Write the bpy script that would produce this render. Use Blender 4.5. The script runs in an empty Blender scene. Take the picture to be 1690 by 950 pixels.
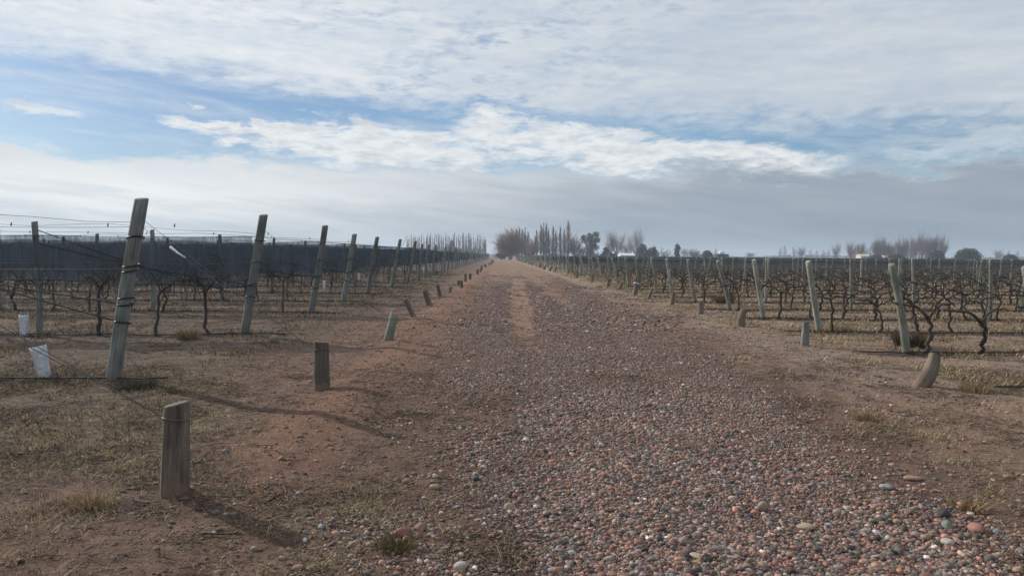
import bpy, math, random
import numpy as np
from mathutils import Matrix, Vector

R = math.radians
scene = bpy.context.scene
COL = scene.collection
rng = np.random.default_rng(7)
random.seed(7)

# ------------------------------------------------------------------ camera
CAM_H = 1.6
cam_d = bpy.data.cameras.new('camera')
cam_d.sensor_width = 36; cam_d.lens = 25.99
cam_d.clip_start = 0.05; cam_d.clip_end = 9000
cam = bpy.data.objects.new('camera', cam_d); COL.objects.link(cam)
cam.matrix_world = (Matrix.Translation((0, 0, CAM_H)) @ Matrix.Rotation(R(-0.94), 4, 'Z')
                    @ Matrix.Rotation(R(90 - 2.53), 4, 'X') @ Matrix.Rotation(R(0.45), 4, 'Z'))
scene.camera = cam

# ------------------------------------------------------------------ sky and sun
SUN_EL, SUN_AZ = 26.0, -51.0        # elevation; azimuth from +Y, clockwise
EXPOSURE = 0.0
world = bpy.data.worlds.new('World'); scene.world = world
world.use_nodes = True
wt = world.node_tree; wt.nodes.clear()


class NB:
    """tiny node-graph helper"""
    def __init__(s, tree): s.t = tree; s.n = tree.nodes; s.l = tree.links
    def put(s, sock, v):
        if isinstance(v, bpy.types.NodeSocket): s.l.new(v, sock)
        elif v is not None: sock.default_value = v
    def m(s, op, a, b=None, c=None, clamp=False):
        n = s.n.new('ShaderNodeMath'); n.operation = op; n.use_clamp = clamp
        s.put(n.inputs[0], a)
        if b is not None: s.put(n.inputs[1], b)
        if c is not None: s.put(n.inputs[2], c)
        return n.outputs[0]
    def sm(s, v, a, b, lo=0.0, hi=1.0):
        n = s.n.new('ShaderNodeMapRange'); n.interpolation_type = 'SMOOTHSTEP'
        s.put(n.inputs[0], v); s.put(n.inputs[1], a); s.put(n.inputs[2], b)
        n.inputs[3].default_value = lo; n.inputs[4].default_value = hi
        return n.outputs[0]
    def noise(s, vec, scale, detail=4, rough=.55, dist=0.0, out=0, lac=2.0):
        n = s.n.new('ShaderNodeTexNoise'); s.put(n.inputs['Vector'], vec)
        n.inputs['Scale'].default_value = scale; n.inputs['Detail'].default_value = detail
        n.inputs['Roughness'].default_value = rough; n.inputs['Distortion'].default_value = dist
        n.inputs['Lacunarity'].default_value = lac
        return n.outputs[out]
    def vor(s, vec, scale, out='Color', feat='F1', rand=1.0):
        n = s.n.new('ShaderNodeTexVoronoi'); n.feature = feat; s.put(n.inputs['Vector'], vec)
        n.inputs['Scale'].default_value = scale; n.inputs['Randomness'].default_value = rand
        return n.outputs[out]
    def mix(s, f, a, b, mode='MIX'):
        n = s.n.new('ShaderNodeMix'); n.data_type = 'RGBA'; n.blend_type = mode
        s.put(n.inputs[0], f)
        for i, v in ((6, a), (7, b)):
            if isinstance(v, tuple) and len(v) == 3: v = (*v, 1)
            s.put(n.inputs[i], v)
        return n.outputs[2]
    def ramp(s, f, stops):
        n = s.n.new('ShaderNodeValToRGB'); s.put(n.inputs[0], f)
        el = n.color_ramp.elements
        while len(el) < len(stops): el.new(.5)
        for e, (p, c) in zip(el, stops): e.position = p; e.color = (*c, 1)
        return n.outputs[0]
    def vec(s, x, y, z):
        n = s.n.new('ShaderNodeCombineXYZ')
        for i, v in enumerate((x, y, z)): s.put(n.inputs[i], v)
        return n.outputs[0]
    def sep(s, v):
        n = s.n.new('ShaderNodeSeparateXYZ'); s.put(n.inputs[0], v); return n.outputs
    def attr(s, name, out='Fac'):
        n = s.n.new('ShaderNodeAttribute'); n.attribute_name = name; return n.outputs[out]
    def scale(s, v, xyz):
        n = s.n.new('ShaderNodeMapping'); s.put(n.inputs[0], v); n.inputs[3].default_value = xyz
        return n.outputs[0]


def build_sky():
    b = NB(wt)
    STR = 0.10
    sky = b.n.new('ShaderNodeTexSky'); sky.sky_type = 'NISHITA'; sky.sun_disc = False
    sky.sun_elevation = R(SUN_EL); sky.sun_rotation = R(SUN_AZ)
    sky.air_density = 1.0; sky.dust_density = 0.6; sky.ozone_density = 2.0
    tc = b.n.new('ShaderNodeTexCoord')
    d = tc.outputs['Generated']
    x, y, z = b.sep(d)
    hor = b.m('SQRT', b.m('ADD', b.m('MULTIPLY', x, x), b.m('MULTIPLY', y, y)))
    az = b.m('ARCTAN2', x, y)
    v = b.m('DIVIDE', z, b.m('MAXIMUM', hor, .02))
    # perspective-like cloud plane coordinates
    zz = b.m('ADD', b.m('MAXIMUM', z, 0.0), .07)
    P = b.vec(b.m('DIVIDE', x, zz), b.m('DIVIDE', y, zz), 0.0)
    big = b.noise(P, .55, 5, .55)
    mid = b.noise(P, 1.7, 6, .6)
    A = b.vec(b.m('MULTIPLY', az, 1.0), b.m('MULTIPLY', v, 3.2), 0.0)
    wisp = b.noise(A, 9.0, 7, .62, .35)
    fine = b.noise(A, 26.0, 6, .65, .2)
    strk = b.noise(b.vec(b.m('MULTIPLY', az, 1.0), b.m('ADD', b.m('MULTIPLY', v, 9.0), b.m('MULTIPLY', az, .9)), 0.0), 5.0, 6, .6, .3)
    w = b.m('ADD', b.m('MULTIPLY', b.m('SUBTRACT', wisp, .5), .085), b.m('MULTIPLY', b.m('SUBTRACT', big, .5), .03))
    w = b.m('ADD', w, b.m('MULTIPLY', b.m('SUBTRACT', fine, .5), .034))
    mott = b.noise(A, 46.0, 5, .6, .3)
    vw = b.m('ADD', v, w)
    left = b.sm(az, .30, -.45)
    # upper deck: its lower edge drops from left to right
    e_up = b.m('SUBTRACT', .193, b.m('MULTIPLY', az, .062))
    e_up = b.m('MAXIMUM', e_up, .10)
    up = b.sm(b.m('SUBTRACT', vw, e_up), -.026, .030)
    # lower deck
    e_lo = b.m('SUBTRACT', .117, b.m('MULTIPLY', az, .012))
    lo = b.sm(b.m('SUBTRACT', vw, e_lo), .010, -.016)

    def streak(c0, k, width, a0, a1, soft, amp=1.0):
        line = b.m('ADD', c0, b.m('MULTIPLY', az, k))
        dv = b.m('DIVIDE', b.m('SUBTRACT', b.m('ADD', v, b.m('MULTIPLY', w, 1.35)), line), width)
        dv = b.m('MULTIPLY', dv, b.sm(dv, -.4, .4, .55, 1.25))
        g = b.m('EXPONENT', b.m('MULTIPLY', b.m('MULTIPLY', dv, dv), -1.0))
        aa = b.m('ADD', az, b.m('MULTIPLY', b.m('SUBTRACT', strk, .5), .07))
        g = b.m('MULTIPLY', g, b.sm(aa, a0 - soft, a0 + soft))
        g = b.m('MULTIPLY', g, b.sm(aa, a1 + soft, a1 - soft))
        g = b.m('ADD', g, b.m('MULTIPLY', b.m('SUBTRACT', b.m('ADD', b.m('MULTIPLY', fine, .5), b.m('MULTIPLY', mott, .5)), .5), .6))
        return b.m('MULTIPLY', b.sm(g, .02, 1.0), amp)
    sA = streak(.136, -.062, b.sm(az, -.48, -.12, .006, .026), -.43, -.02, .03)
    sB = streak(.164, -.118, .025, -.06, .44, .05)
    sC = b.m('MULTIPLY', b.m('MULTIPLY', b.sm(b.m('ABSOLUTE', b.m('SUBTRACT', b.m('ADD', v, b.m('MULTIPLY', w, .5)), .161)), .009, .002), b.sm(b.m('ABSOLUTE', b.m('ADD', az, .545)), .052, .020)), .8)
    sD = streak(.142, -.01, .020, .46, 1.0, .12, .55)
    sE = streak(.152, .0, .010, -.16, .08, .06, .5)
    veil = b.m('ADD', b.m('MULTIPLY', b.sm(strk, .40, .68), .34), b.m('MULTIPLY', left, .05))
    st = b.m('MAXIMUM', b.m('MAXIMUM', sA, sB), b.m('MAXIMUM', b.m('MAXIMUM', sC, sD), b.m('MAXIMUM', sE, veil)))
    # broken texture in the upper deck
    hole = b.sm(b.m('ADD', b.m('MULTIPLY', wisp, .42), b.m('ADD', b.m('MULTIPLY', fine, .30), b.m('MULTIPLY', mott, .28))), .38, .53, .40, 1.0)
    calm = b.m('MULTIPLY', b.sm(big, .40, .58), b.sm(az, .45, -.05, .35, 1.0))
    hole = b.m('ADD', hole, b.m('MULTIPLY', b.m('SUBTRACT', 1.0, hole), b.m('SUBTRACT', 1.0, b.m('MULTIPLY', calm, .95))))
    up = b.m('MULTIPLY', up, hole)
    cov = b.m('MAXIMUM', b.m('MAXIMUM', up, lo), st)
    # cloud colours
    upc = b.mix(left, (.66, .70, .745), (.88, .895, .90))
    upc = b.mix(b.sm(b.m('ADD', b.m('MULTIPLY', strk, .5), b.m('MULTIPLY', mid, .5)), .38, .62), b.mix(1.0, upc, (.82, .87, .93), 'MULTIPLY'), upc)
    upc = b.mix(b.m('ADD', b.m('MULTIPLY', b.sm(fine, .35, .65), .5), b.m('MULTIPLY', b.sm(mott, .30, .68), .5)), b.mix(1.0, upc, (.90, .93, .95), 'MULTIPLY'), upc)
    stc = b.mix(b.sm(fine, .30, .62), (.62, .66, .70), (.85, .87, .875))
    loTop = b.mix(left, (.35, .40, .46), (.92, .925, .915))
    loBot = b.mix(left, (.295, .355, .425), (.53, .585, .62))
    lov = b.m('ADD', v, b.m('MULTIPLY', b.m('SUBTRACT', strk, .5), .07))
    loc = b.mix(b.sm(lov, .012, .085), loBot, loTop)
    # the lit rim of the deck in the middle of the view, darker bank to the right
    rim = b.m('MULTIPLY', b.sm(lov, .070, .118), b.sm(az, .42, .10))
    loc = b.mix(b.m('MULTIPLY', rim, .6), loc, (.68, .71, .73))
    glow = b.m('MULTIPLY', b.sm(v, .030, .0), .45)
    loc = b.mix(glow, loc, (.40, .47, .53))
    loc = b.mix(b.sm(b.m('ADD', b.m('MULTIPLY', strk, .7), b.m('MULTIPLY', wisp, .3)), .38, .62), b.mix(1.0, loc, (.86, .89, .92), 'MULTIPLY'), loc)
    cc = b.mix(lo, b.mix(up, stc, upc), loc)
    cc = b.mix(1.0, cc, (1 / STR,) * 3, 'MULTIPLY')
    blue = b.mix(1.0, sky.outputs[0], b.mix(left, (.66, .86, 1.02), (.44, .58, .74)), 'MULTIPLY')
    fin = b.mix(b.m('MULTIPLY', cov, .97), blue, cc)
    bg = b.n.new('ShaderNodeBackground'); b.l.new(fin, bg.inputs[0]); bg.inputs[1].default_value = STR
    out = b.n.new('ShaderNodeOutputWorld'); b.l.new(bg.outputs[0], out.inputs[0])


build_sky()
sun_d = bpy.data.lights.new('sun', 'SUN'); sun_d.energy = 4.6; sun_d.angle = R(.7)
sun_d.color = (1.0, .92, .82)
sun = bpy.data.objects.new('sun', sun_d); COL.objects.link(sun)
S = Vector((math.sin(R(SUN_AZ)) * math.cos(R(SUN_EL)), math.cos(R(SUN_AZ)) * math.cos(R(SUN_EL)), math.sin(R(SUN_EL))))
sun.rotation_euler = S.to_track_quat('Z', 'Y').to_euler()
vs = scene.view_settings
vs.view_transform = 'Standard'; vs.look = 'None'; vs.exposure = EXPOSURE; vs.gamma = 1; vs.use_curve_mapping = False
scene.cycles.transparent_max_bounces = 24
scene.cycles.max_bounces = 5; scene.cycles.diffuse_bounces = 2; scene.cycles.glossy_bounces = 2
scene.cycles.volume_bounces = 0


# ------------------------------------------------------------------ numpy noise
def _h(ix, iy, s):
    n = (ix * 374761393 + iy * 668265263 + s * 1442695041) & 0x7fffffff
    n = ((n ^ (n >> 13)) * 1274126177) & 0x7fffffff
    n = n ^ (n >> 16)
    return (n & 0xffff) / 65535.0


def vn(x, y, s=0):
    x = np.asarray(x, float); y = np.asarray(y, float)
    fx = np.floor(x); fy = np.floor(y)
    ix = fx.astype(np.int64); iy = fy.astype(np.int64)
    u = x - fx; v = y - fy
    u = u * u * (3 - 2 * u); v = v * v * (3 - 2 * v)
    a = _h(ix, iy, s); b = _h(ix + 1, iy, s); c = _h(ix, iy + 1, s); d = _h(ix + 1, iy + 1, s)
    return (a * (1 - u) + b * u) * (1 - v) + (c * (1 - u) + d * u) * v


def fbm(x, y, o=4, s=0, g=.5):
    t = 0; a = 1; n = 0
    for k in range(o):
        t = t + a * vn(x * 2 ** k + 17.3 * k, y * 2 ** k - 9.1 * k, s + k); n += a; a *= g
    return t / n


def sst(v, a, b):
    t = np.clip((v - a) / (b - a), 0, 1); return t * t * (3 - 2 * t)


def blob(x, y, cx, cy, rx, ry):
    return np.exp(-((x - cx) / rx) ** 2 - ((y - cy) / ry) ** 2)


LEFT_ROWS = [4.95, 9.34, 14.4, 20.0, 24.7, 29.7, 35.9, 41.5, 46.0, 52.0, 57.5, 63.0]
while LEFT_ROWS[-1] < 330: LEFT_ROWS.append(LEFT_ROWS[-1] + 5.2)
RIGHT_ROWS = [9.0, 12.3, 15.6, 18.8, 22.2, 25.6]
while RIGHT_ROWS[-1] < 285: RIGHT_ROWS.append(RIGHT_ROWS[-1] + 3.3)
XL, XR = -5.05, 6.78


def height(x, y):
    x = np.asarray(x, float); y = np.asarray(y, float)
    f = 1 / (1 + np.maximum(y, 0) / 40)
    h = .10 * (fbm(x / 2.3, y / 2.9, 3, 3) - .5)
    h += .035 * (fbm(x / .55, y / .7, 3, 11) - .5)
    rough = .35 + .65 * sst(np.abs(x - 1.2), 1.4, 3.0)
    h += .042 * rough * (fbm(x / .15, y / .17, 3, 21) - .5)
    h += .05 * sst(np.abs(x - 1.2), 2.2, 4.0) * np.abs(fbm(x / .5, y / .38, 3, 27) - .5)
    # smooth earth bank along the left verge, shallow wheel tracks on the road
    h += .09 * np.exp(-((x + 1.75 + .2 * np.sin(y * .5)) / .45) ** 2) * sst(y, 4.0, 6.5)
    h -= .035 * np.exp(-((x - .35 - .012 * y) / .3) ** 2) + .03 * np.exp(-((x - 2.1) / .3) ** 2)
    h += .05 * np.exp(-((x - 3.9) / .6) ** 2)
    return h * f * sst(y, -40, 0) if np.ndim(y) else h * f


def hz(x, y): return float(height(np.array([x]), np.array([y]))[0])


def gravel(x, y):
    n = fbm(x / .9, y / 1.4, 4, 31) - .5
    xl = -.55 - .07 * np.clip(y - 3.7, 0, 9)
    xr = 3.15 + .09 * np.clip(y - 5, 0, 12)
    g = sst(x - xl + 1.6 * n, -.45, .9) * sst(xr - x + 1.3 * n, -.35, .7)
    g *= 1 - sst(sand(x, y), .1, .7)
    g *= .35 + .65 * sst(fbm(x / .42, y / .55, 4, 33) + .25 * (x > .2) * sst(12 - y, 0, 5), .36, .60)
    g *= 1 - .62 * sst(y, 11, 26) * sst(fbm(x / 1.6, y / 6, 3, 35), .30, .62)
    bare = blob(x, y, -.1, 7.3, .45, 1.0) + blob(x, y, .3, 8.6, .5, .5) + .8 * blob(x, y, -.55, 5.6, .3, .6)
    g *= 1 - .75 * np.clip(bare, 0, 1)
    return np.clip(g, 0, 1)


def sand(x, y):
    n = fbm(x / .5, y / 2.5, 4, 41) - .5
    n2 = fbm(x / .22, y / .8, 4, 43) - .5; n = n * .8 + n2 * .7
    s = sst(np.exp(-((x - (.50 + .016 * (y - 13))) / (.22 + .008 * y)) ** 2) * sst(y, 8.5, 21) * (1 - .5 * sst(y, 32, 60)) + 1.2 * n, .12, 1.0) * .95
    s = np.maximum(s, .6 * sst(np.exp(-((x - 2.3) / (.3 + .008 * y)) ** 2) * sst(y, 14, 30) + .9 * n, .35, .9))
    s = np.maximum(s, .55 * sst(blob(x, y, 2.6, 40, 1.1, 9) + .9 * n, .25, 1.0))
    s = np.maximum(s, sst(blob(x, y, 4.7, 7.0, 1.1, 1.6) + .6 * n, .15, .7) * .9)
    s = np.maximum(s, .6 * sst(blob(x, y, 4.4, 26, .7, 3) + .6 * n, .4, .8))
    s = np.maximum(s, .85 * sst(np.exp(-((x + 1.65) / .65) ** 2) * sst(y, 4, 6) + .9 * n, .3, .9))
    s = np.maximum(s, (.35 + .5 * sst(n, -.1, .2)) * sst(y, 22, 55) * sst(3.4 - np.abs(x - 1.2), 0, 1.2))
    return np.clip(s, 0, 1)


def straw(x, y):
    n = fbm(x / 1.1, y / .8, 4, 51) - .5
    s = sst(n, -.14, .20) * sst(-x, 2.6, 4.2) * .75
    s = np.maximum(s, sst(n, -.22, .12) * sst(x, 4.6, 6.2)) * (1 - .8 * blob(x, y, 4.7, 7.0, 1.1, 1.5))
    s = np.maximum(s, .7 * sst(blob(x, y, -3.7, 6.6, 1.3, 1.6) + .8 * n, .3, .7))
    s = np.maximum(s, .35 * sst(blob(x, y, -.95, 4.1, .4, .8) + .8 * n, .35, .8))
    s = np.maximum(s, .6 * sst(n, .0, .25) * sst(blob(x, y, 3.7, 9, .5, 6), .3, .8))
    return np.clip(s, 0, 1)


def litter_shade(x, y):     # dark vine prunings and dead weeds under the rows, plus the rows' painted shadow bands
    x = np.asarray(x, float); y = np.asarray(y, float)
    d = np.zeros_like(x)
    for r in LEFT_ROWS[:24]:
        d = np.maximum(d, np.exp(-((y - r + .05) / (.42 + .01 * r)) ** 2) * sst(-x, 3.6, 5.4))
    for r in RIGHT_ROWS[:30]:
        d = np.maximum(d, np.exp(-((y - r) / (.36 + .006 * r)) ** 2) * sst(x, 5.6, 6.9))
    return d


# ------------------------------------------------------------------ mesh helpers
class G:
    def __init__(s): s.v = []; s.f = {3: [], 4: []}; s.c = []; s.n = 0
    def add(s, v, f, c=None):
        v = np.asarray(v, np.float32).reshape(-1, 3); f = np.asarray(f, np.int64)
        s.v.append(v); s.f[f.shape[1]].append(f + s.n); s.n += len(v)
        if c is not None:
            c = np.asarray(c, np.float32)
            if c.ndim == 1: c = np.tile(c, (len(v), 1))
            s.c.append(c)
        return s
    def mesh(s, name, mat, smooth=True):
        me = bpy.data.meshes.new(name)
        V = np.concatenate(s.v)
        loops = []; starts = []; tot = 0
        for k in (3, 4):
            if s.f[k]:
                F = np.concatenate(s.f[k]); loops.append(F.ravel())
                starts.append(tot + np.arange(len(F)) * k); tot += F.size
        L = np.concatenate(loops); St = np.concatenate(starts)
        me.vertices.add(len(V)); me.vertices.foreach_set('co', V.ravel())
        me.loops.add(len(L)); me.loops.foreach_set('vertex_index', L.astype(np.int32))
        me.polygons.add(len(St)); me.polygons.foreach_set('loop_start', St.astype(np.int32))
        if s.c:
            C = np.concatenate(s.c); C = np.concatenate([C, np.ones((len(C), 1), np.float32)], 1)
            a = me.color_attributes.new('tint', 'FLOAT_COLOR', 'POINT'); a.data.foreach_set('color', C.ravel())
        me.polygons.foreach_set('use_smooth', np.full(len(St), smooth))
        me.update(calc_edges=True); me.validate()
        if mat: me.materials.append(mat)
        return me


def obj(name, me, parent=None, loc=(0, 0, 0), rot=(0, 0, 0), **props):
    o = bpy.data.objects.new(name, me); COL.objects.link(o)
    o.location = loc; o.rotation_euler = rot
    if parent: o.parent = parent
    for k, v in props.items(): o[k] = v
    return o


def thing(name, label, cat, loc=(0, 0, 0), group=None, rot=(0, 0, 0), me=None, **kw):
    o = obj(name, me, None, loc, rot, label=label, category=cat, **kw)
    if group: o['group'] = group
    return o


def tube(path, rad, sides=8, cap=True, closed_tip=False, wob=0, seed=0):
    """tube along path (n,3) with radii (n,), returns verts, quads, tris"""
    P = np.asarray(path, float); n = len(P)
    rad = np.broadcast_to(np.asarray(rad, float), (n,))
    T = np.gradient(P, axis=0); T /= np.linalg.norm(T, axis=1)[:, None] + 1e-9
    ref = np.array([0., 0, 1]) if abs(T[0][2]) < .9 else np.array([1., 0, 0])
    V = []
    U = np.cross(T[0], ref); U /= np.linalg.norm(U)
    ang = np.arange(sides) / sides * 2 * np.pi
    r_ = np.random.default_rng(seed + 5) if wob else None
    prof = 1 + (wob * (r_.random(sides) - .5) if wob else 0)
    for i in range(n):
        U = U - T[i] * np.dot(U, T[i]); U /= np.linalg.norm(U) + 1e-9
        W = np.cross(T[i], U)
        rr = rad[i] * prof * (1 + (wob * .5 * (r_.random(sides) - .5) if wob else 0))
        V.append(P[i] + np.outer(np.cos(ang) * rr, U) + np.outer(np.sin(ang) * rr, W))
    V = np.concatenate(V)
    F = []
    for i in range(n - 1):
        for k in range(sides):
            a = i * sides + k; b = i * sides + (k + 1) % sides
            F.append((a, b, b + sides, a + sides))
    T3 = []
    if cap:
        c0 = len(V); V = np.concatenate([V, P[:1], P[-1:]])
        for k in range(sides):
            T3.append((c0, (k + 1) % sides, k))
            o = (n - 1) * sides; T3.append((c0 + 1, o + k, o + (k + 1) % sides))
    return V, np.array(F), np.array(T3).reshape(-1, 3)


def addtube(g, path, rad, sides=8, cap=True, c=None, wob=0, seed=0):
    v, q, t = tube(path, rad, sides, cap, wob=wob, seed=seed)
    if len(t):
        v = np.asarray(v); n0 = g.n
        g.add(v, q, c)
        g.f[3].append(t + n0)
    else:
        g.add(v, q, c)
    return g


def box(g, x0, x1, y0, y1, z0, z1):
    v = [(x, y, z) for z in (z0, z1) for y in (y0, y1) for x in (x0, x1)]
    g.add(v, [(0, 2, 3, 1), (4, 5, 7, 6), (0, 1, 5, 4), (2, 6, 7, 3), (0, 4, 6, 2), (1, 3, 7, 5)])
    return g


# ------------------------------------------------------------------ materials
def mat(name, fn, rough=.85, spec=.25):
    m = bpy.data.materials.new(name); m.use_nodes = True
    b = NB(m.node_tree); bs = m.node_tree.nodes['Principled BSDF']
    bs.inputs['Roughness'].default_value = rough
    bs.inputs['Specular IOR Level'].default_value = spec
    fn(b, bs)
    return m


def bump(b, bs, h, dist=.01, strength=1.0):
    n = b.n.new('ShaderNodeBump'); b.put(n.inputs['Height'], h)
    n.inputs['Distance'].default_value = dist; n.inputs['Strength'].default_value = strength
    b.l.new(n.outputs[0], bs.inputs['Normal'])


def objco(b):
    return b.n.new('ShaderNodeTexCoord').outputs['Object']


def f_ground(b, bs):
    co = objco(b)
    g = b.attr('gravel'); s = b.attr('sand'); st = b.attr('straw'); li = b.attr('litter_shade')
    big = b.noise(co, .45, 5, .6); mid = b.noise(co, 3.0, 6, .65); fin = b.noise(co, 28, 6, .7)
    fin2 = b.noise(co, 95, 4, .7)
    streak = b.noise(b.scale(co, (.35, 1.6, 1)), 3.5, 7, .72)
    px = b.sep(co)[0]
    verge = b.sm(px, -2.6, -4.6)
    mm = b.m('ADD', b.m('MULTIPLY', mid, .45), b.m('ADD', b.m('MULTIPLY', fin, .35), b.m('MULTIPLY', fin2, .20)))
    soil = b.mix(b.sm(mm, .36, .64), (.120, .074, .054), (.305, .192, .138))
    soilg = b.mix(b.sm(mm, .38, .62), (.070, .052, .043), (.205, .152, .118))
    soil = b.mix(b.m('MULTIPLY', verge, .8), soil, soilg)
    soil = b.mix(b.sm(px, 3.2, 5.0), soil, b.mix(b.sm(mm, .36, .64), (.23, .158, .115), (.48, .345, .255)))
    soil = b.mix(b.sm(big, .35, .65), soil, b.mix(1.0, soil, (.86, .92, 1.0), 'MULTIPLY'))
    sandc = b.mix(b.sm(fin, .3, .7), (.25, .158, .112), (.37, .248, .182))
    sandc = b.mix(b.sm(px, -.6, -1.3), sandc, b.mix(b.sm(fin, .3, .7), (.215, .118, .080), (.335, .198, .138)))
    c = b.mix(s, soil, sandc)
    # straw litter
    strw = b.ramp(b.m('ADD', b.m('MULTIPLY', streak, .55), b.m('MULTIPLY', fin, .45)), [(.33, (.045, .034, .027)), (.44, (.14, .105, .072)), (.52, (.30, .225, .145)), (.64, (.50, .40, .27))])
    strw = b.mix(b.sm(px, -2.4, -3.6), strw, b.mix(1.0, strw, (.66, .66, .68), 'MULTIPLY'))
    c = b.mix(b.m('MULTIPLY', b.sm(b.m('ADD', st, b.m('MULTIPLY', b.m('SUBTRACT', mid, .5), 1.1)), .10, .50), .82), c, strw)
    lit = b.ramp(fin, [(.32, (.022, .017, .015)), (.55, (.075, .055, .044)), (.72, (.17, .125, .09))])  # dark ground colour under the rows: dead litter with the row shadow painted in
    c = b.mix(b.m('MULTIPLY', b.sm(b.m('ADD', li, b.m('MULTIPLY', b.m('SUBTRACT', mid, .5), 1.0)), .2, .7), .8), c, lit)
    # gravel seen from far: small coloured pebbles
    v1 = b.vor(co, 42, 'Color'); d1 = b.vor(co, 42, 'Distance')
    v2 = b.vor(co, 16, 'Color')
    r1 = b.sep(v1)[0]; r2 = b.sep(v2)[1]
    pal = b.ramp(r1, [(0, (.07, .06, .058)), (.22, (.16, .115, .10)), (.42, (.25, .165, .135)), (.6, (.20, .18, .175)), (.8, (.31, .24, .21)), (1, (.42, .37, .34))])
    pal = b.mix(b.sm(r2, .55, .9, 0, .35), pal, (.26, .15, .115))
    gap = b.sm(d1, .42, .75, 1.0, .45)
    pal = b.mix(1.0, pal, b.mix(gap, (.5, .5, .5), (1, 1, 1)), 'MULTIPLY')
    gm = b.m('MULTIPLY', b.sm(b.m('ADD', g, b.m('MULTIPLY', b.m('SUBTRACT', mid, .5), .7)), .28, .62), .85)
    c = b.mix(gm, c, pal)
    # scattered dirt speckle everywhere
    deb = b.noise(b.scale(co, (1, 1.5, 1)), 11, 8, .78, .6)
    off = b.m('MULTIPLY', b.m('SUBTRACT', 1.0, b.m('MULTIPLY', gm, .8)), b.m('SUBTRACT', 1.0, b.m('MULTIPLY', s, .75)))
    off = b.m('MULTIPLY', off, b.sm(px, 3.0, 5.5, 1.0, .7))
    c = b.mix(b.m('MULTIPLY', b.sm(deb, .49, .39), b.m('MULTIPLY', off, .75)), c, (.045, .034, .029))
    c = b.mix(b.m('MULTIPLY', b.sm(deb, .56, .66), b.m('MULTIPLY', off, .40)), c, (.38, .29, .22))
    c = b.mix(b.sm(fin2, .30, .60, .38, 0), c, (.05, .037, .031))
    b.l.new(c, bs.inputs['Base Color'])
    h = b.m('ADD', b.m('MULTIPLY', fin, .6), b.m('MULTIPLY', fin2, .25))
    h = b.m('ADD', h, b.m('MULTIPLY', b.m('MULTIPLY', b.m('SUBTRACT', 1.0, d1), gm), .5))
    h = b.m('ADD', h, b.m('MULTIPLY', streak, .35))
    bump(b, bs, h, .075, 1.0)


M_ground = mat('dry_earth', f_ground, .95, .1)


def f_tint(var=.3, sc=60, bd=.004):
    def f(b, bs):
        co = objco(b)
        n = b.noise(co, sc, 4, .6)
        c = b.mix(b.sm(n, .3, .7), b.mix(1.0, b.attr('tint', 'Color'), (1 - var,) * 3, 'MULTIPLY'), b.attr('tint', 'Color'))
        b.l.new(c, bs.inputs['Base Color'])
        bump(b, bs, n, bd, .6)
    return f


M_stone = mat('river_pebble', f_tint(.35, 90, .003), .75, .3)
M_clod = mat('earth_clod', f_tint(.3, 120, .004), .95, .1)
M_grass = mat('dry_grass', f_tint(.2, 10, .0), .9, .1)
M_litter = mat('vine_prunings', f_tint(.3, 40, .001), .9, .1)


def f_wood(c0, c1, c2, grain=22, stain=None, crack=.6, mud=True):
    def f(b, bs):
        co = objco(b)
        oi = b.n.new('ShaderNodeObjectInfo').outputs['Random']
        off = b.m('MULTIPLY', oi, 13.0)
        add = b.n.new('ShaderNodeVectorMath'); add.operation = 'ADD'
        b.l.new(co, add.inputs[0]); b.l.new(b.vec(off, off, off), add.inputs[1])
        co2 = add.outputs[0]
        gr = b.noise(b.scale(co2, (1, 1, .045)), grain * 3, 6, .7, .15)
        bl = b.noise(b.scale(co2, (1, 1, .35)), 7, 4, .6)
        ck = b.noise(b.scale(co2, (1, 1, .05)), grain * 4.5, 4, .6, .5)
        c = b.ramp(b.m('ADD', b.m('MULTIPLY', gr, .5), b.m('MULTIPLY', bl, .5)), [(.36, c0), (.5, c1), (.62, c2)])
        tone = b.m('ADD', .66, b.m('MULTIPLY', oi, .5))
        c = b.mix(1.0, c, b.vec(tone, tone, b.m('MULTIPLY', tone, .98)), 'MULTIPLY')
        knot = b.vor(b.scale(co2, (1, 1, .45)), 5.5, 'Distance')
        c = b.mix(b.sm(knot, .13, .05, 0, .75), c, (.05, .038, .028))
        cm = b.sm(ck, .33, .43, crack, 0)
        c = b.mix(cm, c, (.025, .02, .018))
        if stain:
            c = b.mix(b.sm(b.noise(co2, 3.2, 4, .6), .50, .68, 0, .6), c, stain)
        if mud:
            zc = b.m('ADD', b.sep(co)[2], b.m('MULTIPLY', b.noise(co, 14, 4, .6), -.22))
            c = b.mix(b.sm(zc, .0, -.07, 0, .7), c, (.20, .135, .10))
        b.l.new(c, bs.inputs['Base Color'])
        bump(b, bs, b.m('SUBTRACT', gr, b.m('MULTIPLY', cm, .8)), .006, .9)
    return f


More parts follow.
